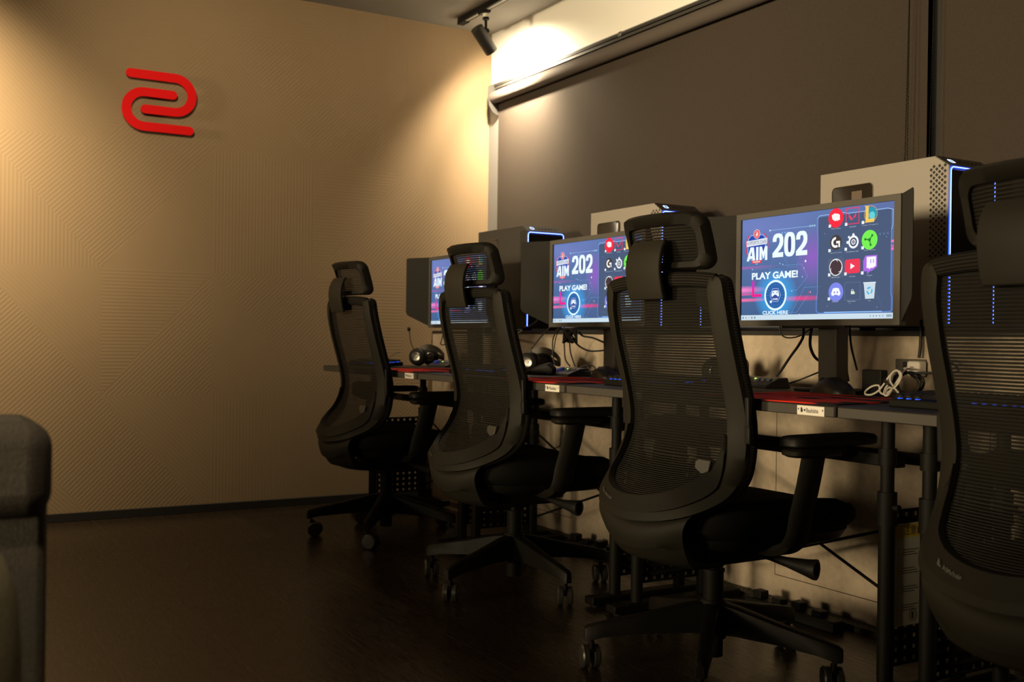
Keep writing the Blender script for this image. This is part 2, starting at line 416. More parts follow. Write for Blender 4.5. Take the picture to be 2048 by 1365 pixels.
# ------------------------------------------------------------------ wall emblem
def emblem():
    # outline traced as a stroke of constant width in wall coordinates (y to the right, z up)
    def arc(cy, cz, R_, a0, a1, n=18): return [(cy + R_ * math.cos(a0 + (a1 - a0) * k / n), cz + R_ * math.sin(a0 + (a1 - a0) * k / n)) for k in range(n + 1)]
    wd = .0420 / 2
    A = [(-1.956, 2.123)] + arc(-1.752, 2.123 - .0815, .0815, PI / 2, -PI / 2, 22) + [(-1.888, 2.123 - .163)]
    B = [(-1.762, 2.0405)] + arc(-1.892, 2.0405 - .0815, .0815, PI / 2, 3 * PI / 2, 22) + [(-1.682, 2.0405 - .163)]
    t = thing('wall_emblem', (0, -1.82, 2.0), 'red emblem of two interlocked hooks mounted on the far wall', 'emblem')
    for name, pts in (('upper_hook', A), ('lower_hook', B)):
        pts = [Vector((p[0] + 1.82, p[1] - 2.0)) for p in pts]
        left, right = [], []
        for i, p in enumerate(pts):
            d = (pts[min(i + 1, len(pts) - 1)] - pts[max(i - 1, 0)]).normalized(); nrm = Vector((-d.y, d.x))
            left.append(p + nrm * wd); right.append(p - nrm * wd)
        d0 = (pts[0] - pts[1]).normalized(); d1 = (pts[-1] - pts[-2]).normalized()
        def cap(c, d): 
            a = math.atan2(d.y, d.x); return [Vector((c.x + wd * math.cos(a + q), c.y + wd * math.sin(a + q))) for q in [(-.5 + k / 8) * PI for k in range(1, 8)]]
        outline = left + cap(pts[-1], d1)[::-1] + right[::-1] + cap(pts[0], d0)[::-1]
        b = MB(); n = len(outline)
        # strip triangulation: build quads along the stroke for clean shading
        vs = []; fs = []
        for x in (.016, .026):
            vs += [(x, q.x, q.y) for q in outline]
        b.add(vs, [(i, (i + 1) % n, n + (i + 1) % n, n + i) for i in range(n)])
        me_f = [tuple(range(n)), tuple(range(n, 2 * n))]
        b.add(vs, me_f)
        b.build(name, M_RED, t)
    b = MB()
    for (y, z_) in ((-.10, .123), (.10, -.1225), (-.02, -.04), (.02, .0405)):
        b.cyl((0, y, z_), (.016, y, z_), .004, n=8)
    b.build('standoff', M_RED, t)
emblem()

# ================================================================== chairs
def chair_proto():
    t = thing('office_chair', (0, 0, 0), 'x', 'chair')
    # stations down the right-hand side: outer xyz, inner xyz
    ST = [((.200, -.202, 1.050), (.190, -.206, 1.030)), ((.224, -.200, 1.038), (.186, -.206, 1.015)), ((.232, -.194, .985), (.190, -.203, .975)),
          ((.234, -.176, .905), (.191, -.188, .90)), ((.234, -.152, .82), (.190, -.166, .82)), ((.235, -.130, .74), (.190, -.146, .745)),
          ((.237, -.122, .67), (.190, -.138, .68)), ((.240, -.130, .60), (.190, -.152, .622)), ((.240, -.150, .550), (.182, -.180, .580)),
          ((.228, -.190, .510), (.160, -.220, .548)), ((.188, -.245, .478), (.122, -.254, .526)), ((.128, -.280, .458), (.079, -.274, .513)),
          ((.06, -.298, .448), (.037, -.284, .507)), ((0, -.303, .444), (0, -.287, .505))]
    out = catmull([s[0] for s in ST], 4); inn = catmull([s[1] for s in ST], 4)
    mir = lambda L: L + [np.array([-p[0], p[1], p[2]]) for p in L[-2::-1]]
    OUT, INN = mir(out), mir(inn)
    rings = []
    for o, i in zip(OUT, INN):
        mid = (o + i) / 2; 
        th = .022
        rings.append([o + [0, .004, 0], mid + [0, -.003, 0], i + [0, .002, 0], i + [0, th, 0], mid + [0, th, 0], o + [0, th, 0]])
    MB().loft(rings).build('back_frame', M_CHAIR, t, smooth=50)
    # fabric wrapped round the front of the frame
    rings, uvs = [], []; s_ = 0; prev = OUT[0]
    for o, i in zip(OUT, INN):
        s_ += float(np.linalg.norm(o - prev)); prev = o
        c = o - i; c = c / max(np.linalg.norm(c), 1e-6)
        r = [o + c * .001 + [0, .020, 0], o + c * .005 + [0, .028, 0], o + c * .002 + [0, .040, 0], o - c * .02 + [0, .040, 0], o - c * .02 + [0, .022, 0]]
        rings.append(r); uvs.append([(k * .01, s_) for k in range(5)])
    MB().loft(rings, uvs=uvs).build('mesh_rim', rim_fabric(), t, smooth=60)
    # stretched mesh back
    half = catmull([s[1] for s in ST], 4)
    rows, uvs = [], []; s_ = 0; prev = half[0]
    for p in half[:-2]:
        s_ += float(np.linalg.norm(p[1:] - prev[1:])); prev = p
        x = max(p[0], .004); r, q = [], []
        for k in range(17):
            u = -1 + 2 * k / 16; sag = (1 - u * u) * (.012 if p[2] > .6 else .012 - .0 * (0.6 - p[2]))
            r.append((x * u, p[1] + .016 - sag, p[2] + (1 - u * u) * (-.004 if p[2] < .6 else .0))); q.append((x * u + .5, s_))
        rows.append(r); uvs.append(q)
    MB().loft(rows, closed_ring=False, uvs=uvs).build('back_mesh', mesh_fabric(), t, smooth=0)
    # ribbed fabric roll over the top edge
    rings, uvs = [], []
    for k in range(25):
        u = -1 + 2 * k / 24; x = .206 * u; y = -.204 - .016 * (1 - u * u); z = 1.036 + .010 * (1 - abs(u) ** 3)
        r, q = [], []
        for j in range(12):
            a = 2 * PI * j / 12; r.append((x, y + .012 + .012 * math.cos(a), z + .019 * math.sin(a))); q.append((x + .5, .055 * j / 12 * 1.9))
        rings.append(r); uvs.append(q)
    MB().loft(rings, uvs=uvs).build('top_roll', rim_fabric(), t, smooth=60)
    # inner trim band with the maker's mark
    sel = [k for k, p in enumerate(OUT) if p[2] < .665]
    rings = []
    N = len(sel)
    for j, k in enumerate(sel):
        o, i = OUT[k], INN[k]; q = min(j, N - 1 - j) / (N / 2)
        wf = min(1, q * 3.0) * .60 + .04
        a = i + (o - i) * -.03; bb = i + (o - i) * wf * 1.0
        rings.append([a + [0, -.006, 0], bb + [0, -.010 if wf > .2 else -.003, 0], bb + [0, .006, 0], a + [0, .012, 0]])
    MB().loft(rings).build('lower_trim', M_CHAIRD, t, smooth=50)
    trim = [q for q in bpy.data.objects if q.parent == t and q.name.startswith('lower_trim')][0]
    ctr = [(INN[k] + (OUT[k] - INN[k]) * .33) for k in sel]
    xs = np.array([c[0] for c in ctr][::-1]); ys = np.array([c[1] for c in ctr][::-1]) - .0105; zs = np.array([c[2] for c in ctr][::-1])
    o_ = np.argsort(xs); xs, ys, zs = xs[o_], ys[o_], zs[o_]
    b = MB(); vs, fs = text_geo('AIMchair', .0135, .0002)
    def on_trim(s0, t0): 
        x = -.105 + s0; return (x, float(np.interp(x, xs, ys)) - .0006, float(np.interp(x, xs, zs)) + t0 - .004)
    b.add([on_trim(v[0], v[1]) for v in vs], fs)
    for tri in (((-.018, 0), (-.006, 0), (-.006, .004), (-.018, .004)), ((-.016, .005), (-.008, .005), (-.011, .014), (-.0125, .014))): b.add([on_trim(*q) for q in tri], [(0, 1, 2, 3)])
    b.build('maker_mark', M_LOGO, trim)
    # lower shell from the band down under the seat
    rows = []
    prof = [(0, .192, -.215, .488), (0, .178, -.246, .465), (0, .165, -.252, .43), (0, .152, -.232, .380), (0, .140, -.200, .340), (0, .12, -.15, .325), (0, .10, -.06, .318)]
    prof = catmull([p[1:] for p in prof], 4)
    front = []
    for (wx, y, z) in prof:
        r = []
        for k in range(15):
            u = -1 + 2 * k / 14; bow = (1 - u * u)
            r.append((wx * u, y - .040 * bow * (1 if z > .34 else .4), z - .030 * bow * (1 if z > .40 else .2)))
        rows.append(r)
    full = []
    for r in rows:
        back = [(p[0] * .93, p[1] + .02, p[2] + .012) for p in r][::-1]
        full.append(r + back)
    MB().loft(full).build('back_shell', M_CHAIR, t, smooth=60)
    # lumbar support: pad, side arms, slider tab
    b = MB(); rings = []
    for k in range(13):
        u = -1 + 2 * k / 12; x = .16 * u; h = .040 * (1 - .35 * u * u)
        rings.append([(x, -.100 - .006 * (1 - u * u), .66 + h), (x, -.090, .66 + h), (x, -.090, .66 - h), (x, -.100 - .006 * (1 - u * u), .66 - h)])
    b.loft(rings); b.build('lumbar_pad', M_BLACK, t)
    for s2 in (1, -1):
        if s2 == -1:
            MB().bar((s2 * .232, -.112, .66), (s2 * .232, -.116, .76), .014, .03, up=(1, 0, 0)).build('lumbar_slider', M_BLACK, t, bevel=.004); continue
        b = MB(); pts = [(s2 * .140, -.182, .582), (s2 * .143, -.184, .600), (s2 * .152, -.180, .606), (s2 * .186, -.172, .604), (s2 * .186, -.180, .578), (s2 * .168, -.186, .570)]
        vs = [(p[0], p[1] - .012, p[2]) for p in pts] + [(p[0], p[1] - .004, p[2]) for p in pts]; n = 6
        b.add(vs, [tuple(range(n)), tuple(range(n, 2 * n))[::-1]] + [(i, (i + 1) % n, n + (i + 1) % n, n + i) for i in range(n)])
        b.build('lumbar_tab', mat('tab_plastic', (.030, .027, .021), .5), t, bevel=.002)
        b = MB(); b.bar((s2 * .232, -.112, .66), (s2 * .232, -.116, .76), .014, .03, up=(1, 0, 0)); b.bar((s2 * .240, -.112, .645), (s2 * .238, -.112, .69), .018, .022, up=(1, 0, 0)); b.build('lumbar_slider', M_BLACK, t, bevel=.004)
    # headrest
    HW, HZ0, HZ1 = .152, 1.070, 1.212
    def hp(u, z):  # curved head-rest sheet: ends come forward, top leans back
        zz = (z - HZ0) / (HZ1 - HZ0)
        return np.array([HW * u * (1 - .0 * zz), -.196 - .040 * zz ** 1.3 + .045 * abs(u) ** 2.2 , z])
    def rr(inset, bulge, n=10):
        pts = []; hw = 1 - inset[0]; z0, z1 = HZ0 + inset[1], HZ1 - inset[2]; r = .030 - inset[3]; ru = r / HW
        for cx_, cz_, a0 in ((hw - ru, z1 - r, 0), (-hw + ru, z1 - r, PI / 2), (-hw + ru, z0 + r, PI), (hw - ru, z0 + r, 1.5 * PI)):
            for k in range(n + 1):
                a = a0 + PI / 2 * k / n; p = hp(cx_ + ru * math.cos(a), cz_ + r * math.sin(a)); pts.append(p + [0, bulge, 0])
            # subdivide the straight run so that it follows the curve
            nx = {0: ((hw - ru), (-hw + ru), z1, z1), PI / 2: (-hw, -hw, z1 - r, z0 + r), PI: (-hw + ru, hw - ru, z0, z0), 1.5 * PI: (hw, hw, z0 + r, z1 - r)}[a0]
            for k in range(1, 10):
                f = k / 10; pts.append(hp(nx[0] + (nx[1] - nx[0]) * f, nx[2] + (nx[3] - nx[2]) * f) + [0, bulge, 0])
        return pts
    A_, B_, C_, D_, E_ = rr((0, 0, 0, 0), 0), rr((.03, .005, .008, 0), -.014), rr((.15, .019, .032, .006), -.008), rr((.15, .019, .032, .006), .010), rr((.0, .0, .0, 0), .016)
    rings = [[A_[i], B_[i], C_[i], D_[i], E_[i]] for i in range(len(A_))]; rings.append(rings[0])
    hr = MB().loft(rings, cap=False).build('headrest_frame', M_CHAIRD, t, smooth=60)
    rows, uvs = [], []
    for j in range(9):
        z = HZ0 + .014 + (HZ1 - HZ0 - .042) * j / 8; rows.append([hp(.90 * (-1 + 2 * k / 16), z) + [0, .002, 0] for k in range(17)]); uvs.append([(k * .02, z) for k in range(17)])
    MB().loft(rows, closed_ring=False, uvs=uvs).build('headrest_mesh', mesh_fabric(), t, smooth=0)
    rows = []
    for j in range(7):
        z = HZ0 + .004 + (HZ1 - HZ0 - .012) * j / 6; rows.append([hp(.97 * (-1 + 2 * k / 16), z) + [0, .018, 0] for k in range(17)])
    # wide curved stem
    st = catmull([(.066, -.246, .995), (.067, -.254, 1.02), (.067, -.262, 1.07), (.066, -.256, 1.115), (.062, -.240, 1.145)], 4)
    rings = []
    for (wx, y, z) in st: rings.append([(-wx, y + .006, z), (-wx * .5, y, z), (wx * .5, y, z), (wx, y + .006, z), (wx, y + .018, z), (-wx, y + .018, z)])
    MB().loft(rings).build('headrest_stem', M_CHAIR, t, smooth=50, bevel=.003)
    MB().box(-.040, .040, -.232, -.190, 1.005, 1.045).build('headrest_hinge', M_BLACK, t)
    # seat
    def ring(z, inset, drop):
        pts = []
        hw, y0, y1 = .250 - inset, -.215 + inset, .335 - inset; cy, hy = (y0 + y1) / 2, (y1 - y0) / 2
        for k in range(40):
            a = 2 * PI * k / 40; c, s2 = math.cos(a), math.sin(a); e = .42
            x = hw * abs(c) ** e * (1 if c >= 0 else -1); y = cy + hy * abs(s2) ** e * (1 if s2 >= 0 else -1)
            dz = -drop * max(0, (y - .08) / .22) ** 2 - drop * .0
            pts.append((x * (1 - .06 * max(0, -y / .2)), y, z + dz + (.010 if abs(x) > .2 else 0) * (drop > 0)))
        return pts
    MB().loft([ring(.405, .05, .0), ring(.410, .02, .0), ring(.430, .0, .004), ring(.458, .0, .012), ring(.478, .012, .018), ring(.488, .035, .022), ring(.486, .12, .02), ring(.484, .2, .0)]).build('seat', M_SEAT, t, smooth=60)
    MB().loft([ring(.372, .06, 0), ring(.385, .03, 0), ring(.408, .018, 0)]).build('seat_pan', M_BLACK, t, smooth=60)
    MB().box(-.09, .09, -.11, .12, .318, .376).box(-.06, .06, .12, .17, .33, .37).build('tilt_mechanism', M_BLACK, t, bevel=.008)
    for s2 in (1, -1):
        b = MB(); b.rings([((s2 * .08, .05, .345), .008), ((s2 * .15, .055, .342), .009), ((s2 * .20, .065, .337), .013), ((s2 * .25, .078, .332), .021), ((s2 * .272, .084, .330), .026), ((s2 * .277, .086, .330), .026), ((s2 * .277, .086, .330), .018), ((s2 * .271, .084, .330), .014)], 20)
        b.build('lever', M_BLACK, t, smooth=60)
        # armrest
        pts = catmull([(.12, .010, .375), (.21, .008, .375), (.258, .010, .390), (.278, .016, .42), (.280, .026, .47), (.280, .048, .54), (.280, .066, .612), (.280, .069, .626)], 4)
        rings = []
        for k, p in enumerate(pts):
            f = k / (len(pts) - 1); hy = .040 if f > .35 else .034; hx = .013
            q = pts[min(k + 1, len(pts) - 1)] - pts[max(k - 1, 0)]; q = q / np.linalg.norm(q); a = np.cross(q, [0, 1, 0]); a = a / np.linalg.norm(a)
            fl = 1 + .5 * max(0, (f - .85) / .15) ** 2
            yy = np.array([0, 1, 0]) * hy * fl
            rr_ = [p + yy * .7 + a * hx, p + yy + a * 0, p + yy * .7 - a * hx, p - yy * .7 - a * hx, p - yy, p - yy * .7 + a * hx]
            rings.append([(s2 * v[0], v[1], v[2]) for v in rr_])
        MB().loft(rings).build('arm_post', M_CHAIRD, t, smooth=50)
        b = MB(); rings = []
        for z, ins in ((.612, .016), (.618, .004), (.628, .002), (.631, .006)):
            rings.append([(s2 * (.274 + (.040 - ins) * abs(math.cos(a)) ** .5 * (1 if math.cos(a) >= 0 else -1)), .075 + (.095 - ins) * abs(math.sin(a)) ** .45 * (1 if math.sin(a) >= 0 else -1), z) for a in [2 * PI * k / 32 for k in range(32)]])
        b.loft(rings); b.build('arm_bracket', M_CHAIRD, t, smooth=50)
        b = MB(); rings = []
        for z, ins in ((.631, .006), (.635, .0), (.650, 0), (.656, .006), (.658, .015)):
            rings.append([(s2 * (.272 + (.044 - ins) * abs(math.cos(a)) ** .5 * (1 if math.cos(a) >= 0 else -1)), .130 + (.150 - ins) * abs(math.sin(a)) ** .45 * (1 if math.sin(a) >= 0 else -1), z + .006 * math.cos((z - .6) * 3)) for a in [2 * PI * k / 32 for k in range(32)]])
        b.loft(rings); b.build('arm_pad', M_BLACK, t, smooth=50)
    MB().cyl((0, 0, .06), (0, 0, .285), .027, n=24).cyl((0, 0, .283), (0, 0, .290), .030, n=24).cyl((0, 0, .29), (0, 0, .33), .015, n=20).build('gas_lift', M_BLACKM, t, smooth=40)
    MB().rings([((0, 0, .108), .034), ((0, 0, .116), .038), ((0, 0, .202), .036), ((0, 0, .210), .030)], 28).build('hub', M_BASE, t, smooth=40)
    for k in range(5):
        a = 2 * PI * k / 5; d = V3(math.cos(a), math.sin(a), 0)
        b = MB(); n = V3(-d.y, d.x, 0); rings = []
        for r_, hw, z0, z1 in ((.02, .024, .122, .205), (.07, .022, .124, .198), (.18, .019, .120, .172), (.29, .016, .110, .149), (.332, .015, .100, .139), (.342, .010, .100, .132)):
            c = d * r_; rings.append([c + n * hw + V3(0, 0, z0), c + n * hw * .9 + V3(0, 0, z1 - .004), c + n * hw * .6 + V3(0, 0, z1), c - n * hw * .6 + V3(0, 0, z1), c - n * hw * .9 + V3(0, 0, z1 - .004), c - n * hw + V3(0, 0, z0)])
        b.loft(rings); b.build('base_leg', M_BASE, t, smooth=50)
        c = V3(0, 0, 0); ax = V3(1, 0, 0); tr_ = V3(0, 1, 0)
        b = MB(); wc = tr_ * .016 + V3(0, 0, .031)
        for s2 in (1, -1):
            b.rings([(wc + ax * s2 * .006, .027), (wc + ax * s2 * .008, .031), (wc + ax * s2 * .021, .031), (wc + ax * s2 * .025, .027), (wc + ax * s2 * .0255, .012)], 22)
        ca = b.build('caster', mat('caster_plastic', (.03, .028, .025), .35), t, smooth=40, loc=tuple(d * .322))
        b = MB(); b.cyl(c + V3(0, 0, .05), c + V3(0, 0, .075), .007, n=12); b.bar(wc + V3(0, 0, .010), c + V3(0, 0, .060), .010, .03, up=(0, 1, 0))
        b.build('caster_stem', M_BLACKM, ca)
    return t
chair = chair_proto()
SPOTS = [((3.085, -1.025), 1, 26, 'black mesh office chair seen whole, second from the right, before the largest visible screen'),
         ((4.105, -1.018), 0, 10, 'black mesh office chair cut off by the right edge of the view'),
         ((2.030, -1.015), 0, 1, 'black mesh office chair third from the right, between the two nearer screens'),
         ((.935, -1.025), 1, 35, 'black mesh office chair farthest away, standing beside the brown textured wall')]
for i, ((x, y), yaw, star, lab) in enumerate(SPOTS):
    o = chair if i == 0 else copy_tree(chair)
    o.location = (x, y, FZ); o.rotation_euler = (0, 0, math.radians(yaw)); o['label'] = lab; o['group'] = 'office chairs along the desks'
    kc = 0
    for ch in [q for q in bpy.data.objects if q.parent == o]:
        nm = ch.name.split('.')[0]
        if nm == 'caster':
            a = math.radians(star - yaw + 72 * kc); ch.location = (.322 * math.cos(a), .322 * math.sin(a), 0)
            ch.rotation_euler = (0, 0, math.radians((58, 35, 58, 320)[i] - yaw + (0, 8, -6, 12, -10)[kc])); kc += 1
        else: ch.location.z = -FZ
        if nm in ('base_leg', 'hub'): ch.rotation_euler = (0, 0, math.radians(star - yaw))

# ================================================================== desks
YF, YBK, ZT = -1.085, -.40, .750
MS = 1.079   # monitors are 27-inch
def pad_mat():
    m = mat('red_mouse_pad', (.5, .03, .02), .9, spec=.1); n = NB(m); X, Y, Z = n.coord()
    wv = n.nt.nodes.new('ShaderNodeTexNoise'); mp = n.nt.nodes.new('ShaderNodeMapping'); mp.inputs['Scale'].default_value = (3.0, 7.5, 1); mp.inputs['Location'].default_value = (.35, .1, 0)
    n.nt.links.new(n.vec, mp.inputs[0]); n.nt.links.new(mp.outputs[0], wv.inputs['Vector']); wv.inputs['Scale'].default_value = 1.0; wv.inputs['Detail'].default_value = .5; wv.inputs['Distortion'].default_value = 1.2
    r = n.nt.nodes.new('ShaderNodeValToRGB'); e = r.color_ramp.elements; e[0].position = .40; e[0].color = (.018, .012, .012, 1); e[1].position = .445; e[1].color = (.62, .030, .014, 1)
    n.nt.links.new(wv.outputs['Fac'], r.inputs[0]); n.nt.links.new(r.outputs[0], n.b.inputs['Base Color'])
    return m
def leg_frame(t, x):
    """one side frame: front and rear tube, perforated sheet, foot"""
    for y, nm in ((-.842, 'front_leg'), (-.57, 'rear_leg')):
        b = MB(); b.cyl((x, y, .050), (x, y, .49), .0195, n=18).cyl((x, y, .49), (x, y, ZT - .024), .0165, n=18)
        b.cyl((x, y, .465), (x, y, .535), .0235, n=18).cyl((x, y, .455), (x, y, .467), .0250, n=18).cyl((x + .02, y, .50), (x + .036, y, .50), .008, n=10).cyl((x, y, .60), (x, y, .64), .022, n=16)
        b.build(nm, M_BLACKM, t, smooth=40)
    b = MB(); nz, ny = 14, 7; z0, z1, y0, y1 = .11, .49, -.820, -.592
    hz, hy = (z1 - z0) / nz, (y1 - y0) / ny; hole = .011
    for i in range(nz + 1):
        za = z0 + i * hz - (hz - hole) / 2; b.box(x - .001, x + .001, y0, y1, max(z0, za), min(z1, za + hz - hole))
    for j in range(ny + 1):
        ya = y0 + j * hy - (hy - hole) / 2; b.box(x - .0009, x + .0009, max(y0, ya), min(y1, ya + hy - hole), z0, z1)
    b.build('perforated_panel', M_BLACKM, t, smooth=0)
    MB().box(x - .025, x + .025, -.945, -.42, .028, .054).build('foot', M_BLACKM, t, bevel=.004)
    for yy in (-.915, -.45): MB().cyl((x, yy, FZ), (x, yy, .029), .018, n=14).build('foot_glide', M_BLACK, t)
def desk(i, x0, x1, label):
    W = x1 - x0
    t = thing('gaming_desk', (x0, 0, 0), label, 'desk', group='black desks in a row')
    MB().box(.003, W - .003, YF, YBK, ZT - .026, ZT).build('desktop', M_DESK, t, bevel=.003)
    MB().box(.006, W - .006, YF - .0015, YF, ZT - .024, ZT - .003).build('front_edge_strip', mat('edge_metal', (.050, .045, .038), .6, .0), t)
    xl, xr = .06, W - .06
    leg_frame(t, xl); leg_frame(t, xr)
    MB().box(xl, xr, -.807, -.777, .590, .620).build('front_crossbar', M_BLACKM, t, bevel=.003)
    MB().box(xl, xr, -.57, -.54, .570, .600).build('rear_crossbar', M_BLACKM, t, bevel=.003)
    MB().cyl((xl, -.56, .50), (xr, -.56, .12), .0045, n=8).build('brace_rod', M_BLACKM, t)
    MB().cyl((xl, -.555, .14), (xr, -.555, .46), .0045, n=8).build('brace_rod', M_BLACKM, t)
    # name plate close to the right end
    a, c = W - .185, W - .115
    a, c = W - .115, W - .032
    npl = MB().box(a, c, YF - .004, YF - .0015, ZT - .0255, ZT - .0035).build('name_plate', M_BADGE, t, bevel=.0005)
    b = MB(); vs, fs = text_geo('Bauhütte', .0150, .0001)
    b.add([(a + .0285 + v[0] * .68, YF - .0043, ZT - .0190 + v[1] * .95) for v in vs], fs)
    for q in ([(.010, .003), (.0155, .003), (.0155, .009), (.013, .0125), (.010, .0125)], [(.017, .0075), (.0225, .0045), (.0225, .0105)]):
        b.poly([(a + p[0] * 1.15, YF - .0043, ZT - .0225 + p[1] * 1.15) for p in q])
    for xx in (.0045, .0785):
        b.poly([(a + xx + .0017 * math.cos(k), YF - .0043, ZT - .012 + .0025 * math.sin(k)) for k in [2 * PI * j / 8 for j in range(8)]])
    b.build('lettering', M_INK, npl)
    return t
DX = [.290, 1.370, 2.453, 3.554, 4.645]
DL = ['black desk at the far end of the row, beside the brown textured wall', 'black desk second from the far wall, under the middle screen',
      'black desk under the nearest visible screen, with its name plate fully readable', 'black desk cut off by the right edge of the view']
DESKS = [desk(i, DX[i], DX[i + 1], DL[i]) for i in range(4)]
# warning sticker on the third desk's perforated side
t = DESKS[2]; xs_ = DX[3] - DX[2] - .06 + .0012
st = MB().box(xs_, xs_ + .0008, -.816, -.712, .205, .455).build('warning_sticker', mat('sticker_paper', (.75, .72, .62), .7), t)
b = MB(); b.box(xs_ + .0008, xs_ + .0011, -.813, -.715, .420, .452); b.build('sticker_header', M_YELLOW, st)
M_GINK = mat('grey_ink', (.09, .08, .07), .7)
for k in range(4):
    z = .388 - k * .045
    b = MB(); b.add([(xs_ + .0011, -.808, z - .010), (xs_ + .0011, -.794, z - .010), (xs_ + .0011, -.801, z + .004)], [(0, 1, 2)]); b.build('warning_triangle', M_YELLOW, st, smooth=0)
b = MB()
for k in range(4):
    z = .388 - k * .045
    for j_ in range(3): b.box(xs_ + .0008, xs_ + .0011, -.787, -.787 + (.060, .045, .054)[(j_ + k) % 3], z + .001 - j_ * .006, z + .003 - j_ * .006)
vs, fs = text_geo('注意', .024, .0003)
b.add([(xs_ + .0012, -.784 + v[0], .428 + v[1]) for v in vs], fs)
b.tube([(xs_ + .001, -.747 + .013 * math.cos(a), .228 + .013 * math.sin(a)) for a in [2 * PI * k / 16 for k in range(17)]], .0009, 5, sm=0)
b.box(xs_ + .0008, xs_ + .0011, -.752, -.743, .220, .236)
b.build('sticker_text', M_GINK, st)

# mouse pads (one per visible desk), keyboards, mice
padm = MB(); PW, PD = .44, .40
def rounded(w_, d_, r, n=6):
    return [(x * (w_ / 2 - r) + r * math.cos(a), y * (d_ / 2 - r) + r * math.sin(a)) for x, y, a0 in ((1, 1, 0), (-1, 1, PI / 2), (-1, -1, PI), (1, -1, 1.5 * PI)) for a in [a0 + PI / 2 * k / n for k in range(n + 1)]]
o2 = rounded(PW, PD, .012)
padm.loft([[(x, y, 0) for x, y in o2], [(x, y, .003) for x, y in o2]])
pad = padm.build('mouse_pad', pad_mat()); PLAB = ['red mouse pad on the far desk under the headset with the microphone', 'red mouse pad on the middle desk, in front of the tangled cables', 'red mouse pad with black swirls beside the white coiled cable']
for i, (c, lab) in enumerate(zip([0, 1, 2], PLAB)):
    o = pad if i == 0 else pad.copy()
    if i: col.objects.link(o)
    rot = math.radians(7); cr = V3(DX[i + 1] - .020, -1.066, ZT + .0004)
    off = Matrix.Rotation(rot, 3, 'Z') @ V3(-PW / 2, PD / 2, 0)
    o.location = cr + off; o.rotation_euler = (0, 0, rot); tag(o, lab, 'mouse pad', 'red mouse pads on the desks')
def keyboard():
    t = thing('keyboard', (0, 0, 0), 'x', 'keyboard')
    T = Matrix.Rotation(math.radians(3.5), 4, 'X')
    MB().box(0, .36, 0, .135, .0, .018, M=T).build('housing', M_BLACKM, t, bevel=.003)
    kl = MB()
    b = MB(); kw = .0190
    for r_ in range(6):
        x = .008; y = .009 + r_ * .0195 + (.004 if r_ == 5 else 0)
        widths = {0: [1.25, 1.25, 1.25, 6.25, 1.25, 1.25, 1.25, 1.25, 1, 1, 1], 1: [2.25] + [1] * 10 + [2.75] + [1, 1, 1], 2: [1.75] + [1] * 11 + [2.25] + [1] * 3, 3: [1.5] + [1] * 12 + [1.5] + [1] * 3}.get(r_, [1] * 18)
        for wk in widths:
            xe = x + wk * kw
            if xe > .354: break
            a0, a1, b0, b1 = x + .001, xe - .001, y, y + .0172
            vs = [T @ V3(*p) for p in ((a0, b0, .0205), (a1, b0, .0205), (a1, b1, .0205), (a0, b1, .0205), (a0 + .0025, b0 + .003, .0285), (a1 - .0025, b0 + .003, .0285), (a1 - .0025, b1 - .0015, .0285), (a0 + .0025, b1 - .0015, .0285))]
            kl.box((x + xe) / 2 - .0035, (x + xe) / 2 + .0035, b0 + .002, b0 + .012, .0181, .0198, M=T)
            b.add(vs, [(3, 2, 1, 0), (4, 5, 6, 7), (0, 1, 5, 4), (1, 2, 6, 5), (2, 3, 7, 6), (3, 0, 4, 7)]); x = xe
    b.build('keycaps', M_BLACK, t, smooth=0); kl.build('key_light', M_KEYLED, t, smooth=0)
    return t
kb = keyboard()
KL = ['backlit keyboard nearest, at the right on the cut-off desk', 'backlit keyboard on the near desk, behind the chair seen whole', 'backlit keyboard on the middle desk, left of its red pad', 'backlit keyboard at the far end of the desk row, by the textured wall']
for i, (x, y, rz) in enumerate(((DX[3] + .045, -.968, 0), (DX[2] + .040, -.968, 0), (DX[1] + .045, -.968, 0), (DX[0] + .03, -.968, 0))):
    o = kb if i == 0 else copy_tree(kb)
    o.location = (x, y, ZT); o.rotation_euler = (0, 0, math.radians(rz)); tag(o, KL[i], 'keyboard', 'backlit keyboards on the desks')
def mouse():
    b = MB(); rings = []
    for f, hw, h in ((0, .012, .010), (.06, .024, .018), (.2, .031, .030), (.42, .032, .039), (.62, .030, .037), (.82, .030, .026), (.95, .024, .014), (1, .014, .008)):
        y = -.062 + .124 * f; r = []
        for k in range(14):
            a = PI * k / 13; r.append((hw * math.cos(a) * (1.0 if k in (0, 13) else 1.0), y, max(.0, h * abs(math.sin(a)) ** .7)))
        rings.append(r)
    b.loft(rings)
    o = b.build('computer_mouse', mat('mouse_shell', (.008, .0075, .0075), .45), smooth=60)
    MB().cyl((-.003, .040, .026), (.003, .040, .026), .010, n=16).build('scroll_wheel', M_BLACK, o)
    return o
ms = mouse(); ms.location = (3.155, -.665, ZT + .0005); ms.rotation_euler = (0, 0, math.radians(75)); ms.scale = (1.22,) * 3
tag(ms, 'black mouse lying in front of the small upright black adapter', 'mouse')
m2 = copy_tree(ms); m2.location = (2.080, -.672, ZT + .0005); tag(m2, 'black mouse on the middle desk, right of the looped cables', 'mouse')

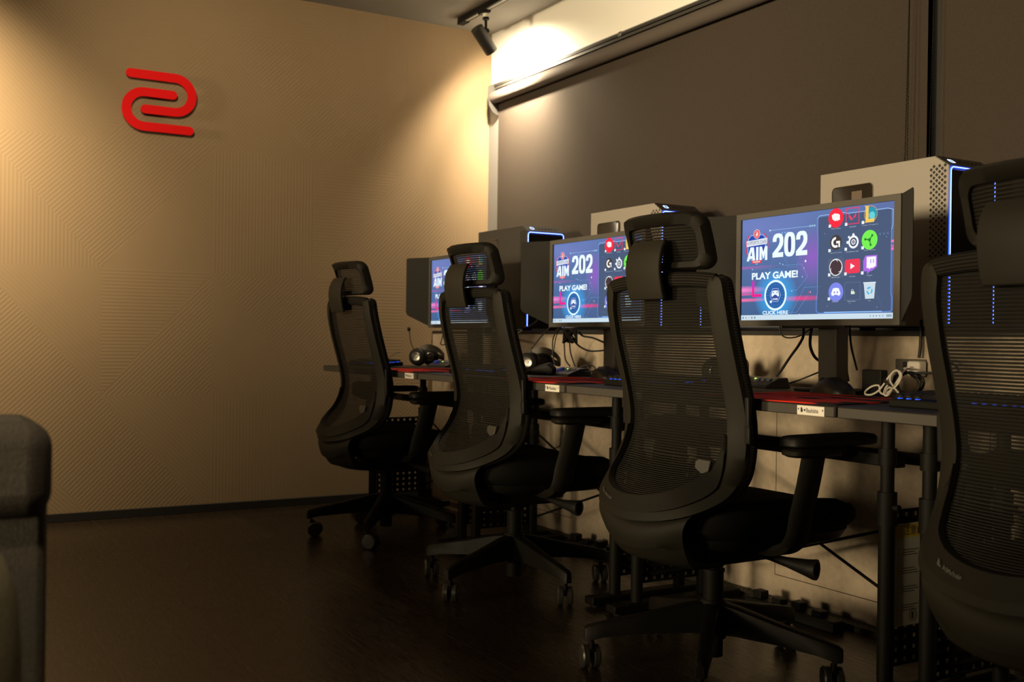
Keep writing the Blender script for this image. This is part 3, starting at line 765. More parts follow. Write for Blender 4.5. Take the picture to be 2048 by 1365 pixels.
# ================================================================== monitors
SCN = {}
def emat(name, c, s=1.0):
    if name in SCN: return SCN[name]
    m = bpy.data.materials.new(name); m.use_nodes = True; nt = m.node_tree; nt.nodes.clear()
    o = nt.nodes.new('ShaderNodeOutputMaterial'); e = nt.nodes.new('ShaderNodeEmission'); e.inputs[0].default_value = (*c, 1); e.inputs[1].default_value = s
    nt.links.new(e.outputs[0], o.inputs[0]); SCN[name] = m; return m
def wallpaper():
    m = bpy.data.materials.new('screen_wallpaper'); m.use_nodes = True; nt = m.node_tree; nt.nodes.clear()
    o = nt.nodes.new('ShaderNodeOutputMaterial'); e = nt.nodes.new('ShaderNodeEmission'); nt.links.new(e.outputs[0], o.inputs[0])
    n = NB(m); uvn = nt.nodes.new('ShaderNodeUVMap'); sp = nt.nodes.new('ShaderNodeSeparateXYZ'); nt.links.new(uvn.outputs[0], sp.inputs[0]); n.vec = uvn.outputs[0]
    U, V = sp.outputs[0], sp.outputs[1]   # V counts downwards
    base = n.mix(n.m('MULTIPLY', V, 1.0), (.125, .205, .46), (.055, .115, .25))
    base = n.mix(n.m('SMOOTHSTEP' if False else 'MULTIPLY', U, .35), base, (.12, .11, .26))
    ns = n.noise(6, 5); base = n.mix(n.m('MULTIPLY', ns, .30), base, (.045, .075, .15))
    def blob(cu, cv, ru, rv):
        du = n.m('DIVIDE', n.m('SUBTRACT', U, cu), ru); dv = n.m('DIVIDE', n.m('SUBTRACT', V, cv), rv)
        q = n.m('SUBTRACT', 1.0, n.m('SQRT', n.m('ADD', n.m('MULTIPLY', du, du), n.m('MULTIPLY', dv, dv)))); q.node.use_clamp = True
        return n.m('MULTIPLY', q, 1.0)
    base = n.mix(n.m('MULTIPLY', blob(.50, .42, .12, .28), .8), base, (.30, .10, .52))
    base = n.mix(n.m('MULTIPLY', blob(.10, .10, .5, .2), .5), base, (.20, .22, .55))
    base = n.mix(n.m('MULTIPLY', blob(.0, .70, .20, .045), 1.0), base, (.95, .22, .60))
    base = n.mix(n.m('MULTIPLY', blob(.0, .80, .26, .022), 1.0), base, (1.0, .16, .40))
    base = n.mix(n.m('MULTIPLY', blob(.0, .745, .18, .012), .9), base, (.9, .10, .35))
    base = n.mix(n.m('MULTIPLY', blob(.42, .80, .20, .030), .9), base, (.85, .04, .22))
    base = n.mix(n.m('MULTIPLY', blob(1.0, .34, .16, .016), 1.0), base, (1.0, .20, .55))
    base = n.mix(n.m('MULTIPLY', blob(1.0, .38, .16, .010), 1.0), base, (.9, .12, .5))
    base = n.mix(n.m('MULTIPLY', blob(1.0, .405, .18, .018), 1.0), base, (1.0, .15, .50))
    base = n.mix(n.m('MULTIPLY', blob(.0, .48, .3, .02), .6), base, (.5, .10, .45))
    g = n.m('POWER', blob(.25, .765, .155, .27), .8); base = n.mix(g, base, (.03, .42, .95))
    nt.links.new(base, e.inputs[0]); e.inputs[1].default_value = 1.15
    return m
def screen_art(w_, h_):
    """desktop picture laid out in the screen's own plane, u to the right and v down"""
    b = MB(); names = []
    def mi(c, s=1.0):
        k = 'scr_%s_%s' % ('_'.join('%d' % (x * 99) for x in c), int(s * 10))
        if k not in names: names.append(k); emat(k, c, s)
        return names.index(k) + 1
    WH, RED, PK = (.80, .92, 1.0), (.85, .03, .05), (.95, .05, .45)
    lay = [0]
    def pt(u, v, l): return (u * w_, -.0002 - l * .00012, (1 - v) * h_)
    ar = w_ / h_
    def poly(pts, c, s=1.0, l=1): b.poly([pt(u, v, l) for u, v in pts], mi(c, s))
    def rect(u0, v0, u1, v1, c, s=1.0, l=1): poly([(u0, v0), (u1, v0), (u1, v1), (u0, v1)], c, s, l)
    def disc(u, v, r, c, s=1.0, l=1, n=28, ry=1.0): poly([(u + r * math.cos(2 * PI * k / n), v + r * ar * ry * math.sin(2 * PI * k / n)) for k in range(n)], c, s, l)
    def ringd(u, v, r0, r1, c, s=1.0, l=1, n=36, a0=0, a1=2 * PI):
        vs = []; 
        for k in range(n + 1):
            a = a0 + (a1 - a0) * k / n
            for r in (r0, r1): vs.append(pt(u + r * math.cos(a), v + r * ar * math.sin(a), l))
        b.add(vs, [(2 * k, 2 * k + 1, 2 * k + 3, 2 * k + 2) for k in range(n)], mi(c, s))
    def line(p, q, wd, c, s=1.0, l=1):
        dx, dy = (q[0] - p[0]) * w_, (q[1] - p[1]) * h_; L = math.hypot(dx, dy); nx, ny = -dy / L * wd / 2, dx / L * wd / 2
        poly([(p[0] + nx / w_, p[1] + ny / h_), (q[0] + nx / w_, q[1] + ny / h_), (q[0] - nx / w_, q[1] - ny / h_), (p[0] - nx / w_, p[1] - ny / h_)], c, s, l)
    def pline(ps, wd, c, s=1.0, l=1):
        for p, q in zip(ps, ps[1:]): line(p, q, wd, c, s, l)
    def text(s_, u0, v0, u1, v1, c, s=1.0, l=2, bold=.02):
        vs, fs = text_geo(s_, 1.0, bold); xs = [v[0] for v in vs]; ys = [v[1] for v in vs]; x0, x1, y0, y1 = min(xs), max(xs), min(ys), max(ys)
        b.add([pt(u0 + (v[0] - x0) / (x1 - x0) * (u1 - u0), v1 - (v[1] - y0) / (y1 - y0) * (v1 - v0), l) for v in vs], fs, mi(c, s))
    LN = (.20, .42, .85)
    # circuit lines and hexagons
    line((.206, .133), (.52, .133), .0010, (.35, .6, 1)); disc(.206, .133, .005, (.6, .85, 1))
    for k in range(3): poly([(.475 + k * .015, .133), (.485 + k * .015, .120), (.485 + k * .015, .146)], (.5, .8, 1), .8)
    for cu, cv, r in ((.27, .50, .065), (.37, .42, .05)):
        pline([(cu + r * math.cos(PI / 3 * k), cv + r * ar * math.sin(PI / 3 * k)) for k in range(7)], .0005, LN, .8)
    pline([(.12, .42), (.05, .43), (.08, .50), (.22, .50)], .0005, LN, .7); pline([(.30, .48), (.43, .48), (.47, .60), (.40, .72), (.34, .72)], .0006, LN)
    pline([(.36, .95), (.45, .70), (.56, .70)], .0006, LN); pline([(.32, .93), (.40, .93), (.47, .78)], .0006, LN)
    for p in ((.30, .47), (.455, .46), (.445, .52), (.435, .60), (.365, .73), (.49, .745), (.42, .95), (.08, .50), (.28, .46)): disc(*p, .003, (.5, .8, 1))
    disc(.455, .455, .006, (.75, .9, 1)); poly([(.475, .755), (.483, .735), (.491, .755)], RED)
    for k in range(3): poly([(.285 + k * .02, .168), (.297 + k * .02, .155), (.297 + k * .02, .181)], (.25, .5, .9), .9)
    for k in range(3): poly([(.905 + k * .022, .27), (.917 + k * .022, .255), (.917 + k * .022, .285)], (.3, .4, .7), .9)
    # badge
    NV, BL = (.03, .05, .35), (.04, .09, .55)
    ringd(.11, .27, .078, .084, RED, 1, 1, a0=2.5, a1=4.0); ringd(.11, .27, .078, .084, RED, 1, 1, a0=-.86, a1=.64)
    poly([(.045, .19), (.065, .16), (.155, .16), (.175, .19), (.178, .34), (.165, .39), (.11, .455), (.055, .39), (.042, .34)], (.30, .55, 1), .9, 1)
    poly([(.050, .195), (.068, .168), (.152, .168), (.170, .195), (.172, .335), (.158, .385), (.11, .445), (.062, .385), (.048, .335)], BL, .8, 2)
    disc(.11, .153, .024, (.95, .9, .85), 1, 3); disc(.11, .153, .0215, RED, 1, 4); ringd(.11, .153, .0135, .0150, (1, .9, .85), 1, 5)
    poly([(.110, .128), (.119, .150), (.116, .168), (.108, .172), (.102, .158), (.108, .148)], (1, .9, .85), 1, 5)
    poly([(.033, .215), (.187, .198), (.187, .258), (.035, .272)], (.75, .80, .88), 1, 3); 
    text('e-SPORTS CAFE', .040, .218, .182, .252, (.25, .28, .42), 1, 4, .01)
    poly([(.036, .415), (.064, .280), (.090, .280), (.100, .415), (.080, .415), (.078, .392), (.058, .392), (.055, .415)], WH, 1.1, 4)
    poly([(.064, .365), (.076, .365), (.073, .315)], BL, .8, 5)
    rect(.106, .280, .124, .415, WH, 1.1, 4)
    poly([(.131, .415), (.131, .280), (.149, .280), (.160, .335), (.171, .280), (.189, .280), (.189, .415), (.172, .415), (.172, .34), (.164, .395), (.156, .395), (.148, .34), (.148, .415)], WH, 1.1, 4)
    poly([(.070, .412), (.150, .412), (.145, .440), (.075, .440)], RED, 1, 5); rect(.082, .420, .138, .432, (.9, .8, .8), .8, 6)
    # 202 : heavy condensed figures
    def two(u0, u1):
        W2 = u1 - u0; T = lambda a, c: (u0 + a * W2, .170 + c * .228)
        o_ = [(0, .34), (.02, .18), (.14, .05), (.34, 0), (.66, 0), (.86, .05), (.98, .18), (1, .36), (.96, .50), (.80, .64), (.50, .80), (1, .80), (1, 1), (0, 1), (0, .82), (.44, .58), (.60, .45), (.66, .34), (.64, .22), (.56, .17), (.44, .17), (.37, .22), (.36, .34)]
        poly([T(*p) for p in o_], WH, 1.15, 3)
    two(.226, .302); two(.390, .466)
    T = lambda a, c: (.308 + a * .076, .168 + c * .232)
    oo = [(.5 + .5 * math.copysign(abs(math.cos(a)) ** .75, math.cos(a)), .5 + .5 * math.copysign(abs(math.sin(a)) ** .62, math.sin(a))) for a in [2 * PI * k / 28 for k in range(28)]]
    poly([T(*p) for p in oo], WH, 1.15, 3); poly([T(.5 + (p[0] - .5) * .30, .5 + (p[1] - .5) * .66) for p in oo], (.07, .09, .26), 1, 4)
    text('PLAY GAME!', .077, .533, .405, .602, WH, 1.1, 3, .035)
    poly([(.080, .614), (.095, .614), (.095, .745), (.135, .745), (.135, .733), (.156, .759), (.135, .786), (.135, .772), (.080, .772)], (.90, .02, .28), 1, 3)
    poly([(.080, .614), (.095, .614), (.095, .69), (.080, .69)], (.80, .02, .55), 1, 4)
    disc(.25, .762, .070, (.03, .12, .38), 1, 1, 40); ringd(.25, .762, .068, .079, (.70, .93, 1.0), 1.2, 2)
    for k in range(24):
        a = 2 * PI * k / 24; line((.25 + .048 * math.cos(a), .762 + .048 * ar * math.sin(a)), (.25 + .064 * math.cos(a), .762 + .064 * ar * math.sin(a)), .0006, (.1, .5, .95), 1, 2)
    hx = lambda r: [(.25 + r * math.cos(PI / 3 * k), .76 + r * ar * math.sin(PI / 3 * k)) for k in range(6)]
    poly(hx(.040), (.45, .65, 1), 1, 3); poly(hx(.037), (.05, .08, .35), 1, 4)
    poly([(.228, .722), (.238, .716), (.262, .716), (.272, .722), (.278, .765), (.272, .778), (.262, .765), (.255, .757), (.245, .757), (.238, .765), (.228, .778), (.222, .765)], WH, 1.05, 5)
    for p in ((.237, .735), (.263, .735)): disc(*p, .0035, BL, 1, 6)
    text('GAME', .231, .790, .269, .808, WH, 1, 5, .03); rect(.213, .812, .226, .836, (.9, .95, 1), 1, 6)
    text('CLICK HERE', .160, .911, .341, .946, WH, 1.05, 3, .03)
    # right-hand panel
    fr = [(.530, .075), (.545, .050), (.700, .046), (.720, .058), (.955, .055), (.985, .070), (.985, .20), (.978, .24), (.978, .78), (.985, .82), (.985, .925), (.975, .940), (.545, .945), (.530, .925), (.530, .80), (.536, .76), (.536, .24), (.530, .20), (.530, .075)]
    poly([(.538, .065), (.975, .065), (.975, .93), (.538, .93)], (.075, .11, .20), 1, 1)
    for a, c in ((.60, .88), (.74, .86), (.90, .90), (.95, .30), (.58, .22)): disc(a, c, .002, (.4, .6, 1), .8, 2)
    pline([(.82, .52), (.93, .90)], .0004, LN, .6, 2); pline([(.62, .50), (.72, .40), (.78, .40)], .0004, LN, .6, 2)
    pline(fr, .0016, (.16, .35, .85), 1, 2); pline([(a, c) for a, c in fr[:8]], .0008, (.55, .8, 1), 1, 3)
    rect(.58, .933, .93, .941, (.3, .55, .95), 1, 3)
    cols, rows = (.650, .752, .852), (.090, .312, .532, .755)
    R_, G = .047, .0
    # row 1
    disc(.648, .088, .047, (1.0, .03, .06), 1, 4)
    poly([(.622, .060), (.632, .052), (.634, .048), (.648, .046), (.650, .050), (.661, .050), (.662, .054), (.672, .060), (.674, .110), (.660, .116), (.640, .112), (.628, .098)], (1, .95, .93), 1.05, 5)
    for k in range(3): rect(.6345 + k * .0105, .056, .6357 + k * .0105, .088, (1, .1, .12), 1, 6)
    rect(.650, .108, .676, .113, (1, .1, .12), 1, 6)
    for p, q in (((.709, .012), (.791, .020)), ((.709, .152), (.791, .160)), ((.709, .012), (.7135, .160)), ((.7865, .012), (.791, .160))): rect(p[0], p[1], q[0], q[1], (.85, .05, .14), 1, 4)
    poly([(.727, .060), (.752, .115), (.752, .122), (.740, .122), (.727, .092)], (.9, .06, .15), 1, 4); poly([(.771, .060), (.771, .090), (.760, .108), (.752, .106)], (.9, .06, .15), 1, 4)
    ringd(.858, .088, .036, .039, (.55, .42, .18), 1, 4); disc(.862, .088, .031, (.03, .33, .45), 1, 4); disc(.866, .10, .017, (.15, .65, .75), 1, 5)
    poly([(.822, .012), (.850, .016), (.846, .026), (.846, .130), (.874, .130), (.882, .118), (.878, .160), (.822, .160), (.828, .148), (.828, .026)], (.95, .62, .12), 1, 6)
    # row 2
    disc(.650, .308, .036, (.07, .055, .05), 1, 3)
    ringd(.648, .308, .014, .026, (.95, .95, .95), 1, 4, a0=.95, a1=2 * PI - 1.45); rect(.652, .296, .676, .318, (.95, .95, .95), 1, 4); rect(.666, .316, .676, .352, (.95, .95, .95), 1, 4)
    disc(.758, .318, .031, (.95, .97, .98), 1, 4); disc(.758, .318, .021, (.06, .08, .15), 1, 5); ringd(.758, .318, .008, .013, (.95, .97, .98), 1, 6); disc(.758, .318, .003, (.9, .9, .9), 1, 6)
    disc(.757, .254, .007, (.95, .97, .98), 1, 4); rect(.752, .254, .762, .280, (.95, .97, .98), 1, 4); disc(.730, .272, .006, (.95, .97, .98), 1, 4); disc(.722, .318, .007, (.95, .97, .98), 1, 4)
    disc(.853, .312, .046, (.20, .90, .10), 1, 4)
    for a in (-.9, 1.3, 3.3): line((.853, .312), (.853 + .024 * math.cos(a), .312 + .024 * ar * math.sin(a)), .0028, (.02, .22, .03), 1, 5); disc(.853 + .025 * math.cos(a), .312 + .025 * ar * math.sin(a), .006, (.02, .22, .03), 1, 5)
    disc(.853, .312, .008, (.02, .22, .03), 1, 5)
    # row 3
    rect(.602, .452, .700, .625, (.10, .13, .20), 1, 2)
    disc(.652, .532, .041, (.95, .95, .95), 1, 4); disc(.652, .532, .037, (.075, .045, .055), 1, 5)
    for k in range(3):
        a = k * 2 * PI / 3 + .3
        ringd(.652 + .019 * math.cos(a), .532 + .019 * ar * math.sin(a), .0165, .0195, (.9, .9, .9), 1, 6, 14, a - .5, a + 1.3)
    poly([(.716, .470), (.792, .468), (.800, .485), (.800, .578), (.792, .594), (.716, .596), (.707, .578), (.707, .487)], (.88, .05, .10), 1, 4); poly([(.742, .506), (.742, .558), (.768, .532)], (1, 1, 1), 1, 5)
    poly([(.818, .488), (.830, .448), (.899, .448), (.899, .550), (.868, .585), (.858, .585), (.842, .612), (.842, .585), (.818, .585)], (.42, .16, .80), 1, 4)
    poly([(.838, .460), (.892, .460), (.892, .542), (.876, .558), (.862, .558), (.852, .572), (.852, .558), (.838, .558)], (.97, .95, 1), 1, 5)
    rect(.860, .482, .864, .516, (.42, .16, .80), 1, 6); rect(.876, .482, .880, .516, (.42, .16, .80), 1, 6)
    # row 4
    disc(.654, .755, .046, (.22, .26, .85), 1, 4)
    poly([(.636, .722), (.648, .718), (.660, .718), (.672, .722), (.683, .765), (.681, .784), (.668, .790), (.664, .780), (.644, .780), (.640, .790), (.627, .784), (.625, .765)], (.95, .96, 1), 1, 5)
    disc(.645, .758, .0045, (.22, .26, .85), 1, 6); disc(.664, .758, .0045, (.22, .26, .85), 1, 6)
    pline([(.709, .675), (.801, .675), (.801, .832), (.709, .832), (.709, .675)], .0005, (.22, .28, .42), 1, 4)
    rect(.747, .752, .765, .780, (.8, .85, .75), 1, 4); ringd(.755, .750, .0055, .0075, (.8, .85, .75), 1, 4, 14, PI, 2 * PI); disc(.765, .770, .006, (.6, .8, .5), 1, 5)
    poly([(.822, .686), (.891, .684), (.884, .824), (.832, .826)], (.62, .74, .82), 1, 4); rect(.820, .680, .893, .690, (.75, .84, .90), 1, 5)
    for k in range(3):
        a = k * 2 * PI / 3 - .5; ringd(.857, .755, .010, .018, (.08, .50, .80), 1, 5, 10, a, a + 1.5)
    for r_, v_ in enumerate((.155, .377, .597, .815)):
        for c_, u_ in enumerate((.611, .712, .813)):
            if r_ == 3 and c_ > 0: continue
            rect(u_ - .007, v_ - .013, u_ + .008, v_ + .014, (.9, .95, 1), .95, 7)
    for v_, names_ in ((.182, ('Riot Client', 'VALORANT', 'League of Legends')), (.402, ('Logicool G HUB', 'SteelSeries GG', 'Razer Synapse')), (.622, ('OBS Studio', 'YouTube', 'Twitch')), (.842, ('Discord', 'BitLocker', 'ごみ箱'))):
        for u_, s_ in zip((.650, .752, .855), names_):
            hw = .0038 * len(s_) if len(s_) > 4 else .010
            text(s_, u_ - hw * .7, v_ - .005, u_ + hw * .7, v_ + .005, (.65, .72, .82), .8, 3, .0)
    # task bar
    rect(0, .950, 1, 1, (.62, .76, .86), 1, 3)
    for k, c in enumerate(((.05, .30, .75), (.5, .5, .5), (.7, .7, .7), (.45, .30, .15), (.05, .35, .45))): rect(.010 + k * .022, .966, .019 + k * .022, .984, c, .8, 4)
    for k in range(5): rect(.86 + k * .018, .970, .866 + k * .018, .980, (.3, .4, .5), .7, 4)
    rect(.955, .964, .985, .986, (.40, .52, .62), .8, 4)
    return b, names
SW, SH = .531, .284
MON_W, MON_H = .570, .3155
def monitor():
    t = thing('monitor', (0, 0, 0), 'x', 'monitor')
    z0 = .937
    # bezel as a ring with a recess
    b = MB(); s0, s1, u0, u1 = .0195, .0195 + SW, z0 + .0160, z0 + .0160 + SH
    for (a0, a1, c0, c1) in ((0, MON_W, z0, u0), (0, MON_W, u1, z0 + MON_H), (0, s0, u0, u1), (s1, MON_W, u0, u1)): b.box(a0, a1, -.004, .018, c0, c1)
    b.build('bezel', mat('bezel_plastic', (.075, .070, .064), .6, bump=.2, bscale=900), t)
    MB().box(.012, MON_W - .012, .016, .040, z0 + .01, z0 + MON_H - .01).box(.12, MON_W - .12, .038, .070, z0 + .05, z0 + MON_H - .06).build('rear_housing', M_BLACK, t, bevel=.012, seg=3)
    b = MB(); b.add([(0, 0, 0), (SW, 0, 0), (SW, 0, SH), (0, 0, SH)], [(0, 1, 2, 3)]); b.uv = {0: (0, 1), 1: (1, 1), 2: (1, 0), 3: (0, 0)}
    sc = b.build('screen', wallpaper(), t, smooth=0, loc=(s0, .0022, u0))
    art, names = screen_art(SW, SH)
    o = art.build('desktop_picture', [emat('scr_unused', (0, 0, 0))] + [SCN[n] for n in names], sc, smooth=0)
    MB().box(.18, .40, -.002, .012, z0 - .007, z0).build('sensor_bar', M_BLACK, t, bevel=.002)
    # stand
    cx_ = .285; ZT_ = (ZT - .892) / MS + .892
    MB().bar((cx_, .085, ZT_ + .010), (cx_, .080, z0 + .16), .068, .045, up=(0, 1, 0)).build('stand_column', mat('stand_plastic', (.085, .080, .074), .5, .1, bump=.15, bscale=700), t, bevel=.006)
    MB().box(cx_ - .04, cx_ + .04, .060, .075, z0 + .10, z0 + .20).build('stand_mount', M_BLACK, t, bevel=.004)
    MB().box(cx_ - .115, cx_ + .100, .055, .200, ZT_, ZT_ + .008).build('stand_base', M_BLACKM, t, bevel=.006)
    # folding side shields
    for s2 in (0, 1):
        ph = math.radians(52 if s2 == 0 else 50); L = .115; sx = -math.sin(ph) if s2 == 0 else math.sin(ph); cy = -math.cos(ph); xb = 0 if s2 == 0 else MON_W
        prof = [(0, z0 + .008), (L * .93, z0 + .055), (L, z0 + .070), (L, z0 + MON_H - .010), (L * .96, z0 + MON_H - .002), (0, z0 + MON_H)]
        n = len(prof); th = V3(-cy, sx, 0) * .004
        vs = [(xb + sx * d_, cy * d_, z_) for d_, z_ in prof] + [(xb + sx * d_ + th.x, cy * d_ + th.y, z_) for d_, z_ in prof]
        b = MB(); b.add(vs, [tuple(range(n)), tuple(range(n, 2 * n))[::-1]] + [(i, (i + 1) % n, n + (i + 1) % n, n + i) for i in range(n)])
        b.build('side_shield', mat('shield_felt', (.030, .028, .025), .9, spec=.15), t, bevel=.0015)
    return t
mon = monitor()
ML = ['monitor nearest of the three, showing the large 202 with all its icons uncovered', 'monitor in the middle of the row, its right half behind a chair', 'monitor farthest away, showing only a shield badge and part of a number']
for i, x in enumerate((2.770, 1.702, .612)):
    o = mon if i == 0 else copy_tree(mon)
    o.location = (x, -.670, .892 * (1 - MS)); o.scale = (MS,) * 3; tag(o, ML[i], 'monitor', 'monitors with side shields')

# ================================================================== computers
def tower(x0, body, label, glass_extra):
    t = thing('desktop_computer', (x0, -.345, .931), label, 'computer', group='tower computers on the window sill')
    L, D, H = .478, .205, .500; ch = .048; cz = .032   # length, depth, height, chamfer
    prof = [(0, .012), (L, .012), (L, H - cz), (L - ch, H), (0, H)]
    b = MB(); n = len(prof); vs = [(p[0], 0, p[1]) for p in prof] + [(p[0], D, p[1]) for p in prof]
    b.add(vs, [tuple(range(n)), tuple(range(n, 2 * n))[::-1]] + [(i, (i + 1) % n, n + (i + 1) % n, n + i) for i in range(n)])
    b.build('case', body, t, bevel=.0015)
    MB().bar((L - ch + .001, D / 2, H + .0008), (L + .0006, D / 2, H - cz + .0006), D - .002, .002, up=(0, 0, 1)).build('control_strip', M_CASETOP, t)
    b = MB(); b.box(L, L + .004, .006, D - .006, .018, H - cz - .012); b.build('front_panel', M_GLOSS, t, bevel=.001)
    # light frame round the front: up one side, across the top, down the other side
    r = .012; y0, y1, zt, zb = .004, D - .004, H - cz - .004, .020
    path = [(L + .003, y0, zb), (L + .003, y0, zt - r)] + [(L + .003, y0 + r - r * math.cos(a), zt - r + r * math.sin(a)) for a in (.4, .8, 1.2)] + [(L + .003, y0 + r, zt), (L + .003, y1 - r, zt)] + [(L + .003, y1 - r + r * math.sin(a), zt - r + r * math.cos(a)) for a in (.4, .8, 1.2)] + [(L + .003, y1, zt - r), (L + .003, y1, zb)]
    b = MB(); b.tube(path, .0024, 8, sm=0); b.build('led_frame', [M_LED], t)
    b = MB(); b.tube([(p[0] + .0018, p[1], p[2]) for p in path], .0012, 6, sm=0); b.build('led_core_line', [M_LEDC], t)
    # power symbol on the slope
    b = MB(); up = V3(-ch, 0, cz).normalized(); nn = V3(cz, 0, ch).normalized(); c0 = V3(L - ch * .5, .040, H - cz * .5) + nn * .0022
    q = [c0 + up * a * .0085 + V3(0, 1, 0) * d_ * .0085 for a, d_ in ((1, -1), (1, .55), (.55, 1), (-1, 1), (-1, -.55), (-.55, -1), (1, -1))]
    b.tube(q, .0010, 6, sm=0); b.build('power_symbol', M_LEDC, t)
    b = MB()
    for k in range(6): b.box(0, .004, .075 + k * .018, .083 + k * .018, 0, .0006, M=Matrix.Translation(V3(L - ch * .55, 0, H - cz * .45) + nn * .0016))
    b.build('port_row', M_INK, t)
    # vent holes near the front edge
    b = MB()
    for i in range(6):
        for j in range(24):
            x = L - .012 - i * .0093; z = H - .030 - j * .0165 - (i % 2) * .00825
            if z > H - cz - .0 and x > L - ch: 
                if (x - (L - ch)) * cz / ch > H - z - .006: continue
            q = .0055; b.poly([(x - q, -.0004, z), (x, -.0004, z - q), (x + q, -.0004, z), (x, -.0004, z + q)])
    b.build('side_vent', M_INK, t, smooth=0)
    # smoked window in the side panel
    wx0, wx1, wz0, wz1 = .050, .212, .12, .452; pts = [(wx0 + (wx1 - wx0) / 2 + x, (wz0 + wz1) / 2 + z) for x, z in rounded(wx1 - wx0, wz1 - wz0, .016)]
    b = MB(); n = len(pts); b.loft([[(x, -.0012, z) for x, z in pts], [(x, .0, z) for x, z in pts]])
    g = b.build('side_window', M_GLASSD, t, smooth=0)
    cxm, czm = (wx0 + wx1) / 2, (wz0 + wz1) / 2
    b = MB(); b.tube([(x, -.0014, z) for x, z in pts + [pts[0]]], .0010, 5, sm=0); b.build('window_rim', mat('rim_metal', (.25, .22, .19), .4, .4), t)
    if glass_extra: MB().box(.130, .170, -.0018, -.0012, .392, .432).build('inner_sticker', mat('faint_panel', (.12, .085, .065), .6), g)
    MB().box(.03, .07, .02, .05, 0, .012).box(.03, .07, D - .05, D - .02, 0, .012).box(L - .07, L - .03, .02, .05, 0, .012).box(L - .07, L - .03, D - .05, D - .02, 0, .012).build('foot', M_BLACK, t)
    return t
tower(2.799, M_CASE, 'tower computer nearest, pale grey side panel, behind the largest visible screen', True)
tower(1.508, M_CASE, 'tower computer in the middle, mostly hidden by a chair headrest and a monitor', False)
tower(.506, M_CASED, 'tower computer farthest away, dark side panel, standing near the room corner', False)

# ================================================================== things on the desks
def headset(name, label):
    t = thing(name, (0, 0, 0), label, 'headset')
    # lying on its side: cups upright, facing the room
    for k, (x, y, rz) in enumerate(((0, 0, -.1), (.035, .10, .25))):
        R = Matrix.Translation(V3(x, y, .046)) @ Matrix.Rotation(rz, 4, 'Z')
        b = MB(); b.rings([(R @ V3(0, -.020, 0), .034), (R @ V3(0, -.014, 0), .042), (R @ V3(0, .006, 0), .045), (R @ V3(0, .024, 0), .042), (R @ V3(0, .028, 0), .034)], 28)
        e = b.build('ear_cup', M_BLACK, t, smooth=50)
        b = MB(); b.rings([(R @ V3(0, -.0195, 0), .0215), (R @ V3(0, -.0215, 0), .0215), (R @ V3(0, -.0222, 0), .0195), (R @ V3(0, -.0212, 0), .0165), (R @ V3(0, -.0212, 0), .006), (R @ V3(0, -.0222, 0), .004)], 28); b.build('metal_disc', mat('disc_metal', (.30, .29, .27), .32, 1.0), e, smooth=25)
    b = MB(); pts = catmull([(.012, .006, .088), (.055, .0, .098), (.095, .02, .085), (.120, .05, .055), (.110, .085, .04), (.075, .105, .05)], 5)
    rings = [[(p[0], p[1] - .003, p[2] + .012), (p[0], p[1] + .003, p[2] + .012), (p[0], p[1] + .003, p[2] - .012), (p[0], p[1] - .003, p[2] - .012)] for p in pts]
    b.loft(rings); b.build('headband', mat('headband_pad', (.05, .042, .032), .5), t, smooth=60)
    return t
h1 = headset('headset', 'black headset with a raised microphone on the far desk'); h1.location = (.440, -.645, ZT); h1.rotation_euler = (0, 0, math.radians(48))
b = MB(); b.tube([(-.020, -.004, .082), (-.035, -.004, .115), (-.042, -.002, .15), (-.046, 0, .178)], .0022, 8); b.rings([((-.047, 0, .174), .006), ((-.048, 0, .180), .009), ((-.049, 0, .190), .008), ((-.049, 0, .195), .003)], 14)
b.build('microphone_boom', M_BLACK, h1)
h2 = headset('headset', 'black headset with a shiny disc on the middle desk, left of the cables'); h2.location = (1.50, -.640, ZT); h2.rotation_euler = (0, 0, math.radians(45))
h3 = headset('headset', 'black headset half hidden behind the chair seen whole'); h3.location = (2.60, -.60, ZT); h3.rotation_euler = (0, 0, math.radians(60))

def control_box(x, y, rz, label):
    t = thing('desk_control_box', (x, y, ZT), label, 'control box', math.radians(rz))
    prof = [(-.050, 0), (-.045, .010), (.010, .030), (.048, .032), (.055, 0)]
    b = MB(); n = len(prof); vs = [(-.085, p[0], p[1]) for p in prof] + [(.085 - .006 * (p[1] > .02), p[0], p[1]) for p in prof]
    b.add(vs, [tuple(range(n)), tuple(range(n, 2 * n))[::-1]] + [(i, (i + 1) % n, n + (i + 1) % n, n + i) for i in range(n)])
    b.build('body', mat('box_plastic', (.022, .022, .030), .35), t, bevel=.002)
    b = MB(); up = V3(0, .055, .020).normalized()
    for k in range(3): b.bar(V3(.005 + k * .024, -.012, .0235), V3(.005 + k * .024, 0.0, .0278), .015, .003)
    b.build('button', mat('button_grey', (.12, .13, .18), .4), t)
    b = MB(); b.cyl((-.045, -.015, .018), (-.045, -.018, .030), .016, n=20); b.build('dial', mat('blue_dial', (.03, .05, .35), .4, emis=(.01, .03, .35), estr=.06), t)
    MB().box(-.012, -.006, -.005, .0, .026, .0285).build('status_light', M_GREEN, t)
    return t
control_box(2.75, -.555, 0, 'black control box with blue dial and green light on the near desk')
control_box(.645, -.60, 4, 'black control box on the far desk, right of the headset with microphone')
c2 = control_box(1.78, -.625, -8, 'black control box under the cables on the middle desk')
